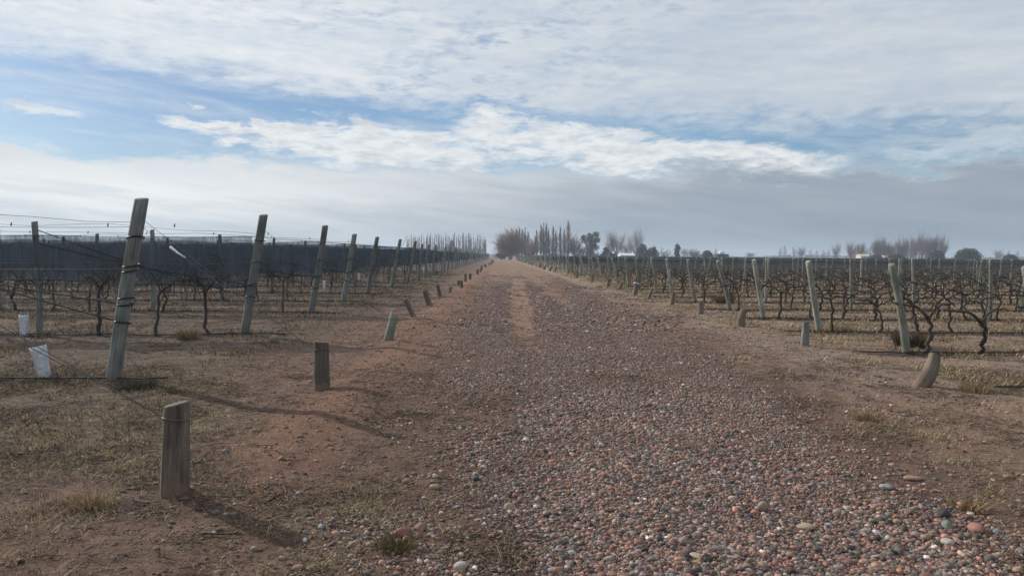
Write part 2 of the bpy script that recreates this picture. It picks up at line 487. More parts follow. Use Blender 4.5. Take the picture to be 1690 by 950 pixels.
M_greypost = mat('weathered_grey_wood', f_wood((.085, .09, .09), (.165, .175, .172), (.27, .28, .265), 16, (.12, .15, .125)), .85)
M_greenpost = mat('treated_green_wood', f_wood((.105, .115, .095), (.215, .225, .19), (.35, .36, .31), 16, (.16, .195, .155), .4), .8)
M_stump = mat('brown_stump_wood', f_wood((.065, .050, .040), (.13, .102, .083), (.21, .17, .14), 17, (.10, .10, .095), .45), .9)
M_palestump = mat('pale_stump_wood', f_wood((.095, .074, .060), (.185, .146, .118), (.28, .23, .19), 17, (.15, .13, .11), .45), .9)
M_cut = mat('cut_wood_end', f_wood((.05, .045, .04), (.11, .098, .088), (.17, .15, .135), 20, None, .9, False), .9)
M_vine = mat('vine_bark', f_wood((.022, .018, .016), (.058, .047, .042), (.13, .108, .092), 30, None, .5, False), .9)
M_vine_far = mat('vine_bark_far', lambda b, bs: b.put(bs.inputs['Base Color'], (.075, .062, .057, 1)), .9)


def plain(name, col, rough=.7, nz=30, var=.25, spec=.3):
    def f(b, bs):
        co = objco(b); n = b.noise(co, nz, 5, .6)
        c = b.mix(b.sm(n, .3, .7), tuple(x * (1 - var) for x in col), tuple(x * (1 + var * .5) for x in col))
        b.l.new(c, bs.inputs['Base Color']); bump(b, bs, n, .003, .5)
    return mat(name, f, rough, spec)


M_wire = plain('dull_steel_wire', (.10, .105, .11), .55)
M_black = plain('black_hose', (.012, .013, .015), .5)
M_white = plain('white_plastic', (.55, .57, .60), .5, 18, .3)
M_tag = plain('white_tag', (.75, .75, .74), .5)
M_bark = plain('grey_bark', (.085, .070, .062), .9, 4)
M_twig = plain('bare_twigs', (.125, .095, .085), .9, 2)
M_twigbrown = plain('brown_twigs', (.25, .165, .12), .9, 2)
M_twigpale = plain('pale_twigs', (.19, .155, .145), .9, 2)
M_twigorange = plain('orange_twigs', (.27, .12, .065), .9, 2)
M_wallw = plain('white_wall', (.72, .73, .74), .7, 2, .1)
M_wallc = plain('cream_wall', (.62, .55, .40), .8, 2, .15)
M_roofd = plain('dark_sheet_roof', (.035, .045, .055), .6, 2)
M_dark = plain('dark_opening', (.015, .017, .02), .7, 2)


def f_leaf(c0, c1):
    def f(b, bs):
        n = b.noise(objco(b), 1.1, 4, .6)
        b.l.new(b.mix(b.sm(n, .3, .7), c0, c1), bs.inputs['Base Color'])
    return f


M_leaf = mat('dark_foliage', f_leaf((.018, .030, .020), (.045, .062, .038)), .7)
M_euc = mat('grey_green_foliage', f_leaf((.030, .042, .032), (.075, .088, .062)), .7)
M_brush = mat('brown_foliage', f_leaf((.060, .042, .030), (.12, .085, .058)), .8)
M_brushg = mat('olive_foliage', f_leaf((.040, .040, .026), (.085, .078, .050)), .8)


def f_net(b, bs):
    co = objco(b)
    n = b.noise(co, 1.6, 5, .6); n2 = b.noise(b.scale(co, (4.5, 1, .35)), 3, 5, .7)
    c = b.mix(b.sm(b.m('ADD', b.m('MULTIPLY', n, .4), b.m('MULTIPLY', n2, .6)), .35, .62), (.042, .056, .074), (.088, .108, .132))
    b.l.new(c, bs.inputs['Base Color'])
    b.put(bs.inputs['Alpha'], b.sm(b.m('ADD', b.m('MULTIPLY', n, .5), b.m('MULTIPLY', n2, .5)), .36, .60, .42, .80))


M_net = mat('dark_hail_netting', f_net, .8, .1)


# ------------------------------------------------------------------ ground sheet
def build_ground():
    xs = [0.0]; st = .05
    while xs[-1] < 2600:
        x = xs[-1]; xs.append(x + (st if x < 5.5 else st + (x - 5.5) * .045))
    xs = np.array(xs); xs = np.concatenate([-xs[:0:-1], xs]) + .6
    ys = [-30, -20, -12, -8, -5, -3, -2, -1]; y = 0.0
    while y < 2600:
        ys.append(y); y += max(.05, .0125 * y) if y > 2.5 else .12
    ys = np.array(ys, float)
    X, Y = np.meshgrid(xs, ys); x = X.ravel(); y = Y.ravel()
    z = height(x, y)
    nx, ny = len(xs), len(ys)
    i = np.arange(nx * ny).reshape(ny, nx)
    F = np.stack([i[:-1, :-1], i[:-1, 1:], i[1:, 1:], i[1:, :-1]], -1).reshape(-1, 4)
    g = G(); g.add(np.stack([x, y, z], 1), F)
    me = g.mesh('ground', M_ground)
    for nme, fn in (('gravel', gravel), ('sand', sand), ('straw', straw), ('litter_shade', litter_shade)):
        a = me.attributes.new(nme, 'FLOAT', 'POINT')
        a.data.foreach_set('value', fn(x, y).astype(np.float32))
    obj('ground', me, kind='structure')


build_ground()

# ------------------------------------------------------------------ loose stuff
ICO_V = None


def ico(sub):
    import bmesh
    bm = bmesh.new(); bmesh.ops.create_icosphere(bm, subdivisions=sub, radius=1)
    v = np.array([p.co[:] for p in bm.verts]); f = np.array([[q.index for q in t.verts] for t in bm.faces]); bm.free()
    return v, f


PAL = np.array([(.20, .115, .09), (.27, .15, .115), (.15, .13, .125), (.11, .105, .11), (.22, .20, .19), (.30, .24, .195),
                (.17, .095, .08), (.075, .07, .072), (.36, .32, .29), (.14, .155, .165), (.25, .185, .15), (.33, .17, .12), (.50, .48, .46)])
PALP = np.array([14, 13, 12, 10, 9, 7, 10, 8, 3.2, 5, 10, 5, 1.2]); PALP = PALP / PALP.sum()


def rocks(name, label, cat, pts, rad, sub, matl, cols, flat=(.5, .85), angular=.0, sink=.25):
    v0, f0 = ico(sub); n = len(pts)
    r = rng
    sc = np.stack([r.uniform(.75, 1.3, n), r.uniform(.7, 1.1, n), r.uniform(flat[0], flat[1], n)], 1) * rad[:, None]
    a = r.uniform(0, 2 * np.pi, n); t = r.normal(0, .25, n)
    jit = 1 + (r.random((n, len(v0), 1)) - .5) * (.22 + angular)
    V = v0[None] * jit * sc[:, None, :]
    ct, sn = np.cos(t)[:, None], np.sin(t)[:, None]
    V = np.stack([V[..., 0], V[..., 1] * ct - V[..., 2] * sn, V[..., 1] * sn + V[..., 2] * ct], -1)
    ca, sa = np.cos(a)[:, None], np.sin(a)[:, None]
    V = np.stack([V[..., 0] * ca - V[..., 1] * sa, V[..., 0] * sa + V[..., 1] * ca, V[..., 2]], -1)
    z = height(pts[:, 0], pts[:, 1]) + sc[:, 2] * (1 - 2 * sink) * .8
    V += np.stack([pts[:, 0], pts[:, 1], z], 1)[:, None, :]
    F = (f0[None] + (np.arange(n) * len(v0))[:, None, None]).reshape(-1, 3)
    g = G(); g.add(V.reshape(-1, 3), F, np.repeat(cols, len(v0), 0))
    me = g.mesh(name, matl, True)
    return obj(name, me, label=label, category=cat, kind='stuff')


def sample(n, y0, y1, x0, x1, fn, power=1.0):
    """reject-sample positions; density falls with distance"""
    out = []; tot = 0
    while tot < n:
        m = n * 3
        u = rng.random(m)
        y = y0 * (y1 / y0) ** u if power == 1 else y0 + (y1 - y0) * u
        w = (x1 - x0)
        x = rng.uniform(x0, x1, m)
        k = (rng.random(m) < fn(x, y)) & (np.abs(x) < .8 * y + 1.2)
        p = np.stack([x[k], y[k]], 1); out.append(p); tot += len(p)
    return np.concatenate(out)[:n]


def stone_cols(n, dull=0.0):
    c = PAL[rng.choice(len(PAL), n, p=PALP)]
    c = (c * .92 + c.mean(1, keepdims=True) * .08) * np.array([1.20, 1.10, 1.03]) * np.exp(rng.normal(-.06, .34, (n, 1))) * rng.uniform(.93, 1.07, (n, 3))
    return c


def gdens(x, y):
    return gravel(x, y) ** 1.2 + .016 + .10 * sst(x, -2.4, -1.2) * sst(fbm(x / .5, y / .5, 3, 37), .5, .7)


# pebbles near, mid and far
def gravel_bed(name, label, n, y0, y1, x0, x1, med, sig, mx, big_sub):
    global rng
    p = sample(n, y0, y1, x0, x1, gdens)
    r_ = np.clip(np.exp(rng.normal(math.log(med), sig, len(p))), .004, mx)
    patch = .75 + .6 * fbm(p[:, 0] / .8, p[:, 1] / .8, 3, 36)
    r_ *= patch
    big = r_ > .0095
    for sel, sub, nm in ((big, big_sub, label[0]), (~big, 1, label[1])):
        rocks(name, nm, 'gravel', p[sel], r_[sel], sub, M_stone, stone_cols(int(sel.sum())), sink=.3, angular=.26)


gravel_bed('near_gravel', ('rounded mixed red and grey pebbles across the near road', 'small gravel between the pebbles of the near road'), 96000, 3.2, 7.0, -2.6, 4.8, .0058, .50, .026, 2)
gravel_bed('road_gravel', ('pebbles on the middle stretch of the road', 'fine reddish gravel of the middle stretch of the road'), 90000, 6.8, 16, -3.4, 5.4, .0072, .46, .028, 1)
gravel_bed('distant_gravel', ('thin scatter of pebbles on the road farther ahead', 'fine gravel on the road farther ahead'), 24000, 15.5, 60, -4.5, 6.5, .016, .40, .05, 1)


# earth clods
def cdens(x, y): return (1 - gravel(x, y)) * (.25 + .75 * sst(fbm(x / .7, y / .7, 3, 77), .42, .62)) * (1 - .6 * sand(x, y))


p = sample(46000, 3.2, 30, -16, 16, cdens)
r_ = np.clip(np.exp(rng.normal(math.log(.0046), .55, len(p))), .002, .024) * (1 + p[:, 1] * .07)
cc = np.array([.235, .165, .128]) * rng.uniform(.7, 1.3, (len(p), 1)) * rng.uniform(.95, 1.05, (len(p), 3))
rocks('earth_clods', 'crumbs and clods of dry reddish earth on the verges', 'earth', p, r_, 1, M_clod, cc, (.4, .7), .5, .42)


# dry grass
def blades(name, label, n, y0, y1, x0, x1, fn, hmin, hmax, cols, spread=1.0, wk=.0008):
    P = sample(n, y0, y1, x0, x1, fn)
    n = len(P)
    # several blades share a tuft
    a = rng.uniform(0, 2 * np.pi, n); ln = rng.uniform(hmin, hmax, n) * (1 + .010 * P[:, 1]); tilt = rng.uniform(.7, 1.72, n) * spread
    wd = np.maximum(.0016, P[:, 1] * wk * .5) * rng.uniform(.6, 1.3, n)
    z = height(P[:, 0], P[:, 1])
    dx, dy = np.cos(a), np.sin(a)
    B = np.stack([P[:, 0], P[:, 1], z - .004], 1)
    t1 = tilt * .6
    d1 = np.stack([dx * np.sin(t1), dy * np.sin(t1), np.cos(t1)], 1)
    d2 = np.stack([dx * np.sin(tilt), dy * np.sin(tilt), np.cos(tilt)], 1)
    s = np.stack([-dy, dx, np.zeros(n)], 1) * wd[:, None]
    m = B + d1 * (ln * .5)[:, None]; t = m + d2 * (ln * .5)[:, None]
    V = np.stack([B - s, B + s, m + s * .8, m - s * .8, t], 1).reshape(-1, 3)
    b0 = np.arange(n) * 5
    Q = np.stack([b0, b0 + 1, b0 + 2, b0 + 3], 1); T = np.stack([b0 + 3, b0 + 2, b0 + 4], 1)
    C = cols[rng.integers(0, len(cols), n)] * rng.uniform(.6, 1.3, (n, 1))
    g = G(); g.add(V, Q, np.repeat(C, 5, 0)); g.f[3].append(T)
    obj(name, g.mesh(name, M_grass, False), label=label, category='grass', kind='stuff')


STRAW = np.array([(.48, .36, .21), (.58, .45, .28), (.36, .255, .15), (.25, .18, .11), (.42, .32, .18), (.17, .125, .08)])
OLIVE = np.array([(.17, .15, .075), (.24, .20, .10), (.30, .24, .13), (.11, .09, .055)])


def gd_left(x, y): return straw(x, y) ** 1.3 * (x < 0) * sst(fbm(x / .35, y / .35, 3, 90), .34, .62)


def gd_right(x, y): return straw(x, y) ** 1.3 * (x > 0) * sst(fbm(x / .35, y / .4, 3, 91), .34, .62)


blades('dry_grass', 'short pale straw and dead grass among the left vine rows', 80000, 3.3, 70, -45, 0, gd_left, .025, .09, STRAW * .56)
blades('dry_grass', 'tan dead grass between the vine rows on the right', 80000, 4.2, 80, 2.5, 55, gd_right, .03, .12, STRAW)


def weeds_fn(x, y):
    return np.clip(blob(x, y, -.85, 4.0, .4, .7) + .8 * blob(x, y, -.9, 4.9, .25, .5) + .7 * blob(x, y, -3.0, 4.6, .8, .9)
                   + .9 * blob(x, y, -3.9, 6.2, 1.4, .9) + .5 * blob(x, y, 3.6, 6.6, .35, .9) + .5 * blob(x, y, 3.4, 4.9, .3, .4), 0, 1) * sst(fbm(x / .22, y / .22, 3, 96), .46, .66)


blades('dead_weeds', 'wispy yellowish dead weeds along the gravel edge', 12000, 3.3, 9, -6, 5, weeds_fn, .02, .09, np.concatenate([OLIVE, STRAW, STRAW]), 1.1)


def row_fn(x, y): return litter_shade(x, y) ** 2 * sst(fbm(x / .5, y / .5, 3, 93), .40, .62)


DARKW = np.array([(.05, .04, .03), (.10, .08, .055), (.16, .13, .085), (.07, .06, .045)])
blades('row_weeds', 'dark dead weeds growing thickly along the foot of the vine rows', 36000, 7, 70, -48, 50, row_fn, .05, .20, DARKW)


# prunings and twigs lying about
def twigs(name, label, n, y0, y1, x0, x1, fn, lmin, lmax):
    P = sample(n, y0, y1, x0, x1, fn); n = len(P); K = 4
    TC = np.array([(.07, .055, .045), (.13, .10, .08), (.30, .24, .17), (.05, .04, .035), (.20, .155, .12), (.38, .31, .21), (.26, .20, .14)])
    a = rng.uniform(0, np.pi, n)[:, None]; ln = (lmin * (lmax / lmin) ** rng.random(n) * (1 + P[:, 1] * .02))[:, None]
    t = np.linspace(0, 1, K)[None]; cv = rng.normal(0, .18, n)[:, None] * ln
    xx = P[:, :1] + np.cos(a) * t * ln - np.sin(a) * cv * np.sin(t * 3.1)
    yy = P[:, 1:] + np.sin(a) * t * ln + np.cos(a) * cv * np.sin(t * 3.1)
    zz = height(xx.ravel(), yy.ravel()).reshape(n, K) + .004 + rng.uniform(0, .018, n)[:, None] * np.sin(t * 3.1)
    r0 = (np.maximum(rng.uniform(.0009, .0032, n), P[:, 1] * .00022)[:, None] * np.linspace(1, .5, K)[None])
    C = np.stack([xx, yy, zz], -1)
    N1 = np.stack([-np.sin(a), np.cos(a), 0 * a], -1); V = []
    for k in range(3):
        an = k * 2.0944 + .5
        V.append(C + N1 * (math.cos(an) * r0)[..., None] + np.array([0, 0, 1.]) * (math.sin(an) * r0)[..., None])
    V = np.stack(V, 2).reshape(-1, 3)
    base = (np.arange(n) * K * 3)[:, None, None, None]; i = np.arange(K - 1)[None, :, None, None] * 3; j = np.arange(3)[None, None, :, None]; j2 = (j + 1) % 3
    F = np.concatenate([base + i + j, base + i + j2, base + i + 3 + j2, base + i + 3 + j], -1).reshape(-1, 4)
    c = TC[rng.integers(0, len(TC), n)] * rng.uniform(.7, 1.3, (n, 1))
    g = G(); g.add(V, F, np.repeat(c, K * 3, 0))
    obj(name, g.mesh(name, M_litter), label=label, category='twigs', kind='stuff')


def tdens(x, y): return (1 - gravel(x, y)) * (.12 + .88 * np.maximum(litter_shade(x, y), sst(fbm(x / .8, y / .8, 3, 97), .5, .68))) * (1 - .5 * sand(x, y))


twigs('vine_prunings', 'scattered thin dark prunings and straw stalks lying on the earth', 30000, 3.3, 40, -28, 28, tdens, .03, .30)
twigs('straw_bits', 'short bits of straw and dry stalk strewn over the near ground', 30000, 3.3, 10.5, -7.5, 7.5, tdens, .012, .13)


# ------------------------------------------------------------------ projection helper (for reading positions off the photo's ground)
def gp(px, py):
    y = 1952.0 / (py - (421 + (px - 825) * .0078)); return (px - 825) / 1220 * y, y


ORD = ['zeroth', 'first', 'second', 'third', 'fourth', 'fifth', 'sixth', 'seventh', 'eighth', 'ninth', 'tenth', 'eleventh', 'twelfth',
       'thirteenth', 'fourteenth', 'fifteenth', 'sixteenth', 'seventeenth', 'eighteenth', 'nineteenth', 'twentieth']


# single bigger stones on the road
def cobble(px, py, r, col, name_label, shape=(1.2, 1, .7)):
    x, y = gp(px, py)
    v, f = ico(3)
    q = np.random.default_rng(int(px * 7 + py))
    ph = q.uniform(0, 6, 6)
    rr = 1 + .10 * np.sin(2.3 * v[:, 0] + ph[0]) + .09 * np.sin(2.9 * v[:, 1] + ph[1]) + .08 * np.sin(3.7 * v[:, 2] + ph[2]) + .05 * np.sin(6 * v[:, 0] + ph[3] + 3 * v[:, 1])
    V = v * rr[:, None] * np.array(shape) * r
    a = q.uniform(0, 3); V = np.stack([V[:, 0] * math.cos(a) - V[:, 1] * math.sin(a), V[:, 0] * math.sin(a) + V[:, 1] * math.cos(a), V[:, 2]], 1)
    g = G(); g.add(V, f, np.array(col))
    thing('river_stone', name_label, 'stone', (x, y, hz(x, y) + r * shape[2] * .45), 'larger stones lying on the road', me=g.mesh('river_stone', M_stone))


for a in [(664, 884, .042, (.26, .115, .09), 'smooth dark red stone in the weeds at the left gravel edge, biggest of that cluster', (1.3, .9, .7)),
          (694, 872, .034, (.24, .15, .12), 'dull pinkish brown stone just right of the dark red stone at the gravel edge', (1.1, 1, .8)),
          (691, 888, .028, (.20, .09, .075), 'small angular maroon stone touching the dark red stone at the gravel edge', (1, .9, .9)),
          (502, 894, .017, (.60, .60, .58), 'small white stone on bare earth right of the nearest stump', (1, .9, .7)),
          (529, 873, .022, (.24, .28, .30), 'blue grey oval stone on bare earth beyond the small white stone', (1.3, .8, .6)),
          (493, 815, .024, (.22, .22, .20), 'grey green stone on the earth beside the shadow tip of the nearest stump', (1.3, .9, .7)),
          (842, 840, .034, (.36, .27, .20), 'rounded tan stone alone in the sandy patch at the bottom centre of the road', (1.1, 1, .85)),
          (719, 803, .030, (.37, .28, .17), 'yellowish tan stone near the left gravel edge above the weeds', (1.2, 1, .6)),
          (1343, 870, .042, (.40, .31, .22), 'large pale tan flat cobble in the gravel at the lower right', (1.3, .9, .55)),
          (1269, 842, .040, (.30, .23, .18), 'stubby light brown upright pebble left of the large tan cobble', (.8, .8, 1.05)),
          (1634, 884, .046, (.34, .17, .125), 'large reddish orange cobble near the right edge of the photo', (1.4, .9, .6)),
          (1577, 857, .040, (.055, .055, .06), 'dark charcoal stone beside the dry tuft at the lower right', (1, 1, .85)),
          (1585, 875, .036, (.16, .20, .17), 'grey green oval stone just in front of the dark charcoal stone', (1.3, .9, .7)),
          (1587, 902, .034, (.42, .38, .33), 'pale grey smooth stone below the grey green oval one', (1.3, .9, .6)),
          (1478, 812, .036, (.30, .31, .31), 'mottled light grey stone in the gravel well left of the dark charcoal stone', (1.1, 1, .7)),
          (1160, 927, .030, (.42, .35, .26), 'cream coloured pebble at the very bottom right of centre', (1.2, 1, .6)),
          (1523, 798, .044, (.32, .19, .14), 'salmon coloured flat stone up and right of the mottled grey stone', (1.4, 1, .5)),
          (763, 940, .036, (.38, .34, .30), 'pale grey brown stone cut by the bottom edge left of centre', (1.3, .9, .7))]:
    cobble(*a)


# sticks
def stick(pts, r, label, col):
    P = [gp(*q) for q in pts]
    n = len(P); t = np.linspace(0, n - 1, n * 4)
    xs = np.interp(t, range(n), [q[0] for q in P]); ys = np.interp(t, range(n), [q[1] for q in P])
    x0, y0 = xs[0], ys[0]
    zs = height(xs, ys) + r * .8 + .008
    g = G(); addtube(g, np.stack([xs - x0, ys - y0, zs], 1), r * np.linspace(1, .45, len(t)) * rng.uniform(.85, 1.15, len(t)), 7, True, np.array(col))
    thing('stick', label, 'stick', (x0, y0, 0), 'sticks lying on the bare earth', me=g.mesh('stick', M_litter))


stick([(328, 891), (352, 890), (375, 889), (400, 887)], .006, 'thin dark stick lying across bare earth left of the stump shadow tip', (.05, .04, .035))
stick([(222, 831), (240, 832), (256, 833)], .011, 'short thick pale stick on the earth in front of the nearest stump', (.22, .19, .16))
stick([(408, 746), (430, 748), (452, 748)], .006, 'thin grey stick on the earth beyond and right of the nearest stump', (.14, .12, .10))
stick([(436, 834), (452, 825), (468, 817)], .007, 'short dark stick on bare earth just beyond the stump shadow', (.07, .045, .035))
stick([(316, 768), (330, 763), (346, 752)], .007, 'bent twig right behind the nearest stump', (.06, .05, .04))


# ------------------------------------------------------------------ posts and stumps
def post_mesh(name, h, r0, r1, m, sides=16, rings=9, tilt_cut=.02, seed=0, wob=.05, depth=.12):
    q = np.random.default_rng(seed); ang = np.arange(sides) / sides * 2 * np.pi
    prof = 1 + wob * np.cumsum(q.normal(0, .3, sides)) * .2; prof = prof - (prof[-1] - prof[0]) * np.linspace(0, 1, sides)
    zs = np.linspace(-depth, h, rings); V = []
    bx, by = q.normal(0, .006, 2)
    for i, z in enumerate(zs):
        f = (z + depth) / (h + depth); rr = (r0 + (r1 - r0) * f) * prof * (1 + wob * .25 * q.normal(0, 1, sides))
        c = math.sin(f * math.pi)
        V.append(np.stack([np.cos(ang) * rr + bx * c * 3, np.sin(ang) * rr + by * c * 3, np.full(sides, z) + (tilt_cut * np.cos(ang - 1) if i == rings - 1 else 0)], 1))
    top = V[-1]; inner = top.copy(); inner[:, :2] = (inner[:, :2] - top[:, :2].mean(0)) * .90 + top[:, :2].mean(0); inner[:, 2] += .006
    ctr = inner.mean(0, keepdims=True)
    V = np.concatenate(V + [inner, ctr]); F = []; T = []
    for i in range(rings):
        for k in range(sides):
            a = i * sides + k; b_ = i * sides + (k + 1) % sides
            F.append((a, b_, b_ + sides, a + sides))
    o = rings * sides; c = o + sides
    for k in range(sides): T.append((o + k, o + (k + 1) % sides, c))
    g = G(); g.add(V, np.array(F)); g.f[3].append(np.array(T))
    return g.mesh(name, m)


def ring_mesh(name, r, th, m, seed=0, squash=1.0, segs=20):
    q = np.random.default_rng(seed)
    a = np.linspace(0, 2 * np.pi, segs + 1)
    P = np.stack([np.cos(a) * r, np.sin(a) * r, .012 * np.sin(a + q.uniform(0, 6))], 1)
    g = G(); addtube(g, P, th, 6, False); return g.mesh(name, m)


def wire_mesh(name, p0, p1, r, m, sag=.0, n=10, sides=5):
    p0 = np.array(p0, float); p1 = np.array(p1, float); t = np.linspace(0, 1, n)
    P = p0 + (p1 - p0) * t[:, None]; P[:, 2] -= sag * np.sin(t * math.pi)
    g = G(); addtube(g, P, r, sides, False); return g.mesh(name, m)


grey_posts = [post_mesh('grey_pole', 2.27 + .04 * k, .092 - .004 * k, .080, M_greypost, seed=k, sides=18, rings=12) for k in range(4)]
green_posts = [post_mesh('green_pole', 1.53, .068, .056, M_greenpost, seed=20 + k) for k in range(3)]
band_me = ring_mesh('wire_band', .094, .011, M_black, 1)
band_me2 = ring_mesh('wire_band', .096, .009, M_wire, 2)

LX = {1: -4.86, 2: -4.96, 3: -5.10}
left_stumps = [(288, 817, .59, .085, 2, 0, 'b'), (531, 641, .56, .090, 0, -3, 'b'), (641, 566, .49, .080, 14, 0, 'g'), (683, 526, .48, .062, -26, 0, 'b'),
               (709, 505, .50, .085, -18, 0, 'b'), (727, 491, .44, .06, -14, 0, 'b'), (742, 485, .24, .06, 12, 0, 'b'), (757, 472, .28, .07, -4, 0, 'b'),
               (762, 476.5, .36, .07, -4, 0, 'b'), (768, 465.5, .47, .085, 0, 0, 'b'), (775.5, 462, .40, .09, 3, 0, 'b'), (788, 453.8, .42, .11, 0, 0, 'b')]
lab_ls = {0: 'nearest stump, thick cracked brown round post stub with a wire tied around it', 1: 'dark brown grooved stump with flared foot and flat top, next after the nearest stump',
          2: 'pale green treated post stub leaning right beside the reddish verge', 3: 'thin dark plank stump leaning left behind the pale green stub',
          4: 'dark grey stump leaning left, with a broad shadow, behind the thin plank stump', 5: 'slim dark stump leaning left beyond the two leaning stumps on the left verge',
          6: 'very short brown stub leaning right on the left verge', 7: 'low dark stub, left one of a close pair on the left verge', 8: 'dark upright stub, right one of a close pair on the left verge',
          9: 'upright brown stump, left and taller one of two thick far stumps on the left verge', 10: 'brown stump, right one of two thick far stumps on the left verge',
          11: 'thick grey brown stump alone beyond the pair of far thick stumps'}


def stump_mesh(h, r, m, seed, near, bend=0.0):
    sides, rings = (28, 16) if near else (12, 6)
    q = np.random.default_rng(seed); ang = np.arange(sides) / sides * 2 * np.pi
    gro = 1 + .03 * np.sin(ang * 7 + q.uniform(0, 6)) * q.random() + .018 * np.sin(ang * 3 + q.uniform(0, 6)) + .014 * np.sin(ang * 11 + 1)
    zs = np.linspace(-.12, h, rings); V = []
    sl = q.uniform(-.02, .02)
    for i, z in enumerate(zs):
        f = max(z, 0) / h
        rr = r * (gro + .02 * math.sin(z * 9 + seed)) * (1.0 + .10 * math.exp(-max(z, 0) / (h * .22)) - .03 * f) * (1 + .012 * q.normal(0, 1, sides))
        if i == rings - 1: rr = rr * .965
        zt = z + (sl * np.cos(ang) + (.004 * q.normal(0, 1, sides) if i == rings - 1 else 0) if i >= rings - 2 else 0)
        rr = rr * (1 + abs(bend) * .25 * math.sin(f * 5))
        V.append(np.stack([np.cos(ang) * rr, np.sin(ang) * rr, zt + np.zeros(sides) + (bend * .05 * np.sin(ang * 2) if i == rings - 1 else 0)], 1) + (bend * r * .9 * math.sin(f * 3.1), 0, 0))
    top = V[-1]; k1 = top.copy(); k1[:, :2] *= .90; k1[:, 2] = sl * np.cos(ang) * .9 + h + .007; k2 = top.copy(); k2[:, :2] *= .4; k2[:, 2] = h + sl * np.cos(ang) * .4 + .006
    side = G(); Vs = np.concatenate(V)
    F = [(i * sides + k, i * sides + (k + 1) % sides, (i + 1) * sides + (k + 1) % sides, (i + 1) * sides + k) for i in range(rings - 1) for k in range(sides)]
    side.add(Vs, np.array(F))
    tp = G(); tv = np.concatenate([top, k1, k2, k2.mean(0, keepdims=True)])
    F = [(i * sides + k, i * sides + (k + 1) % sides, (i + 1) * sides + (k + 1) % sides, (i + 1) * sides + k) for i in range(2) for k in range(sides)]
    T = [(2 * sides + k, 2 * sides + (k + 1) % sides, 3 * sides) for k in range(sides)]
    tp.add(tv, np.array(F)); tp.f[3].append(np.array(T))
    return side.mesh('trunk_section', m), tp.mesh('cut_face', M_cut if m is not M_greenpost else M_greenpost)


stump_pos_L = []
for k, (px, py, h, r, lean, ly, c) in enumerate(left_stumps):
    x, y = gp(px, py); z = hz(x, y)
    t = thing('anchor_stump', lab_ls[k], 'stump', (x, y, z), 'wooden anchor stumps along the left verge', rot=(R(ly), R(lean), rng.uniform(0, .3)))
    s, cf = stump_mesh(h, r, M_greenpost if c == 'g' else M_stump, 50 + k, k < 5)
    obj('stump_body', s, t); obj('cut_face', cf, t)
    if k < 5: obj('tie_wire', ring_mesh('tie_wire', r * 1.03, .0045, M_wire, k), t, (0, 0, h * .84))
    ln = R(lean); stump_pos_L.append((x + math.sin(ln) * h * .85, y, z + math.cos(ln) * h * .85, y))
y = 62.5; protoS = None
sm_, sc_ = stump_mesh(.42, .09, M_stump, 99, False)
while y < 200:
    x = -2.05 + .006 * min(y - 62, 60) + rng.normal(0, .12)
    if rng.random() < .35: y += 5.2; continue
    t = thing('anchor_stump', 'small far brown stump in the line shrinking away along the left verge', 'stump', (x, y, hz(x, y)), 'far anchor stumps on the left verge', rot=(0, R(rng.normal(0, 6)), 0))
    t.scale = (1, 1, rng.uniform(.8, 1.1))
    obj('stump_body', sm_, t); obj('cut_face', sc_, t)
    y += 5.2

right_stumps = [(1531, 640, .43, .085, 24, 'p'), (1334, 573.5, .42, .066, 2, 'g'), (1226, 540, .40, .085, 14, 'p'), (1158, 518, .36, .08, 3, 'p'), (1110, 503, .40, .075, 9, 'p'),
                (1048, 487, .52, .10, 10, 'p'), (1071, 494, .38, .045, 22, 'b'), (1022, 478, .36, .08, 24, 'p'), (1004, 473.5, .42, .08, 3, 'p'), (977, 465.5, .48, .09, 5, 'p'), (951, 459, .40, .08, 18, 'p'), (937, 452.5, .48, .10, 4, 'p')]
lab_rs = {0: 'nearest stump on the right, pale twisted wood leaning right with split top', 1: 'thin upright grey green post stub on the right verge', 2: 'pale notched stump leaning right, beyond the thin grey green stub',
          3: 'pale upright short stump on the right verge beyond the notched one', 4: 'slim pale stump in front of a green end post on the right verge', 5: 'thick pale stump with a white tied top on the right verge',
          6: 'thin dark crooked stub beside the thick pale far stump', 7: 'pale bent stump leaning right beyond the thick pale one', 8: 'pale upright stump before the far posts, right of a similar stump', 9: 'pale thick stump at the edge of the far posts, left of a similar one',
          10: 'far pale stump leaning right just before the posts crowd together on the right', 11: 'far pale upright stump, last to stand clear of the crowded right posts'}
stump_pos_R = []
for k, (px, py, h, r, lean, c) in enumerate(right_stumps):
    x, y = gp(px, py); z = hz(x, y)
    t = thing('anchor_stump', lab_rs[k], 'stump', (x, y, z), 'wooden anchor stumps along the right verge', rot=(0, R(lean), rng.uniform(0, .3)))
    s, cf = stump_mesh(h, r, {'p': M_palestump, 'g': M_greypost, 'b': M_stump}[c], 150 + k, k < 4, {0: .38, 2: -.38, 1: .1}.get(k, .2))
    obj('stump_body', s, t); obj('cut_face', cf, t)
    if k == 5: obj('white_tie', ring_mesh('white_tie', r * 1.05, .03, M_white, k), t, (0, 0, h * .95))
    ln = R(lean); stump_pos_R.append((x + math.sin(ln) * h * .85, y, z + math.cos(ln) * h * .85))
sm_, sc_ = stump_mesh(.42, .09, M_palestump, 98, False); y = 73.0
while y < 230:
    x = 5.2 + rng.normal(0, .15)
    t = thing('anchor_stump', 'small far pale stump at the foot of the crowded right end posts', 'stump', (x, y, hz(x, y)), 'far anchor stumps on the right verge', rot=(0, R(rng.normal(8, 7)), 0))
    obj('stump_body', sm_, t); obj('cut_face', sc_, t)
    y += 3.3

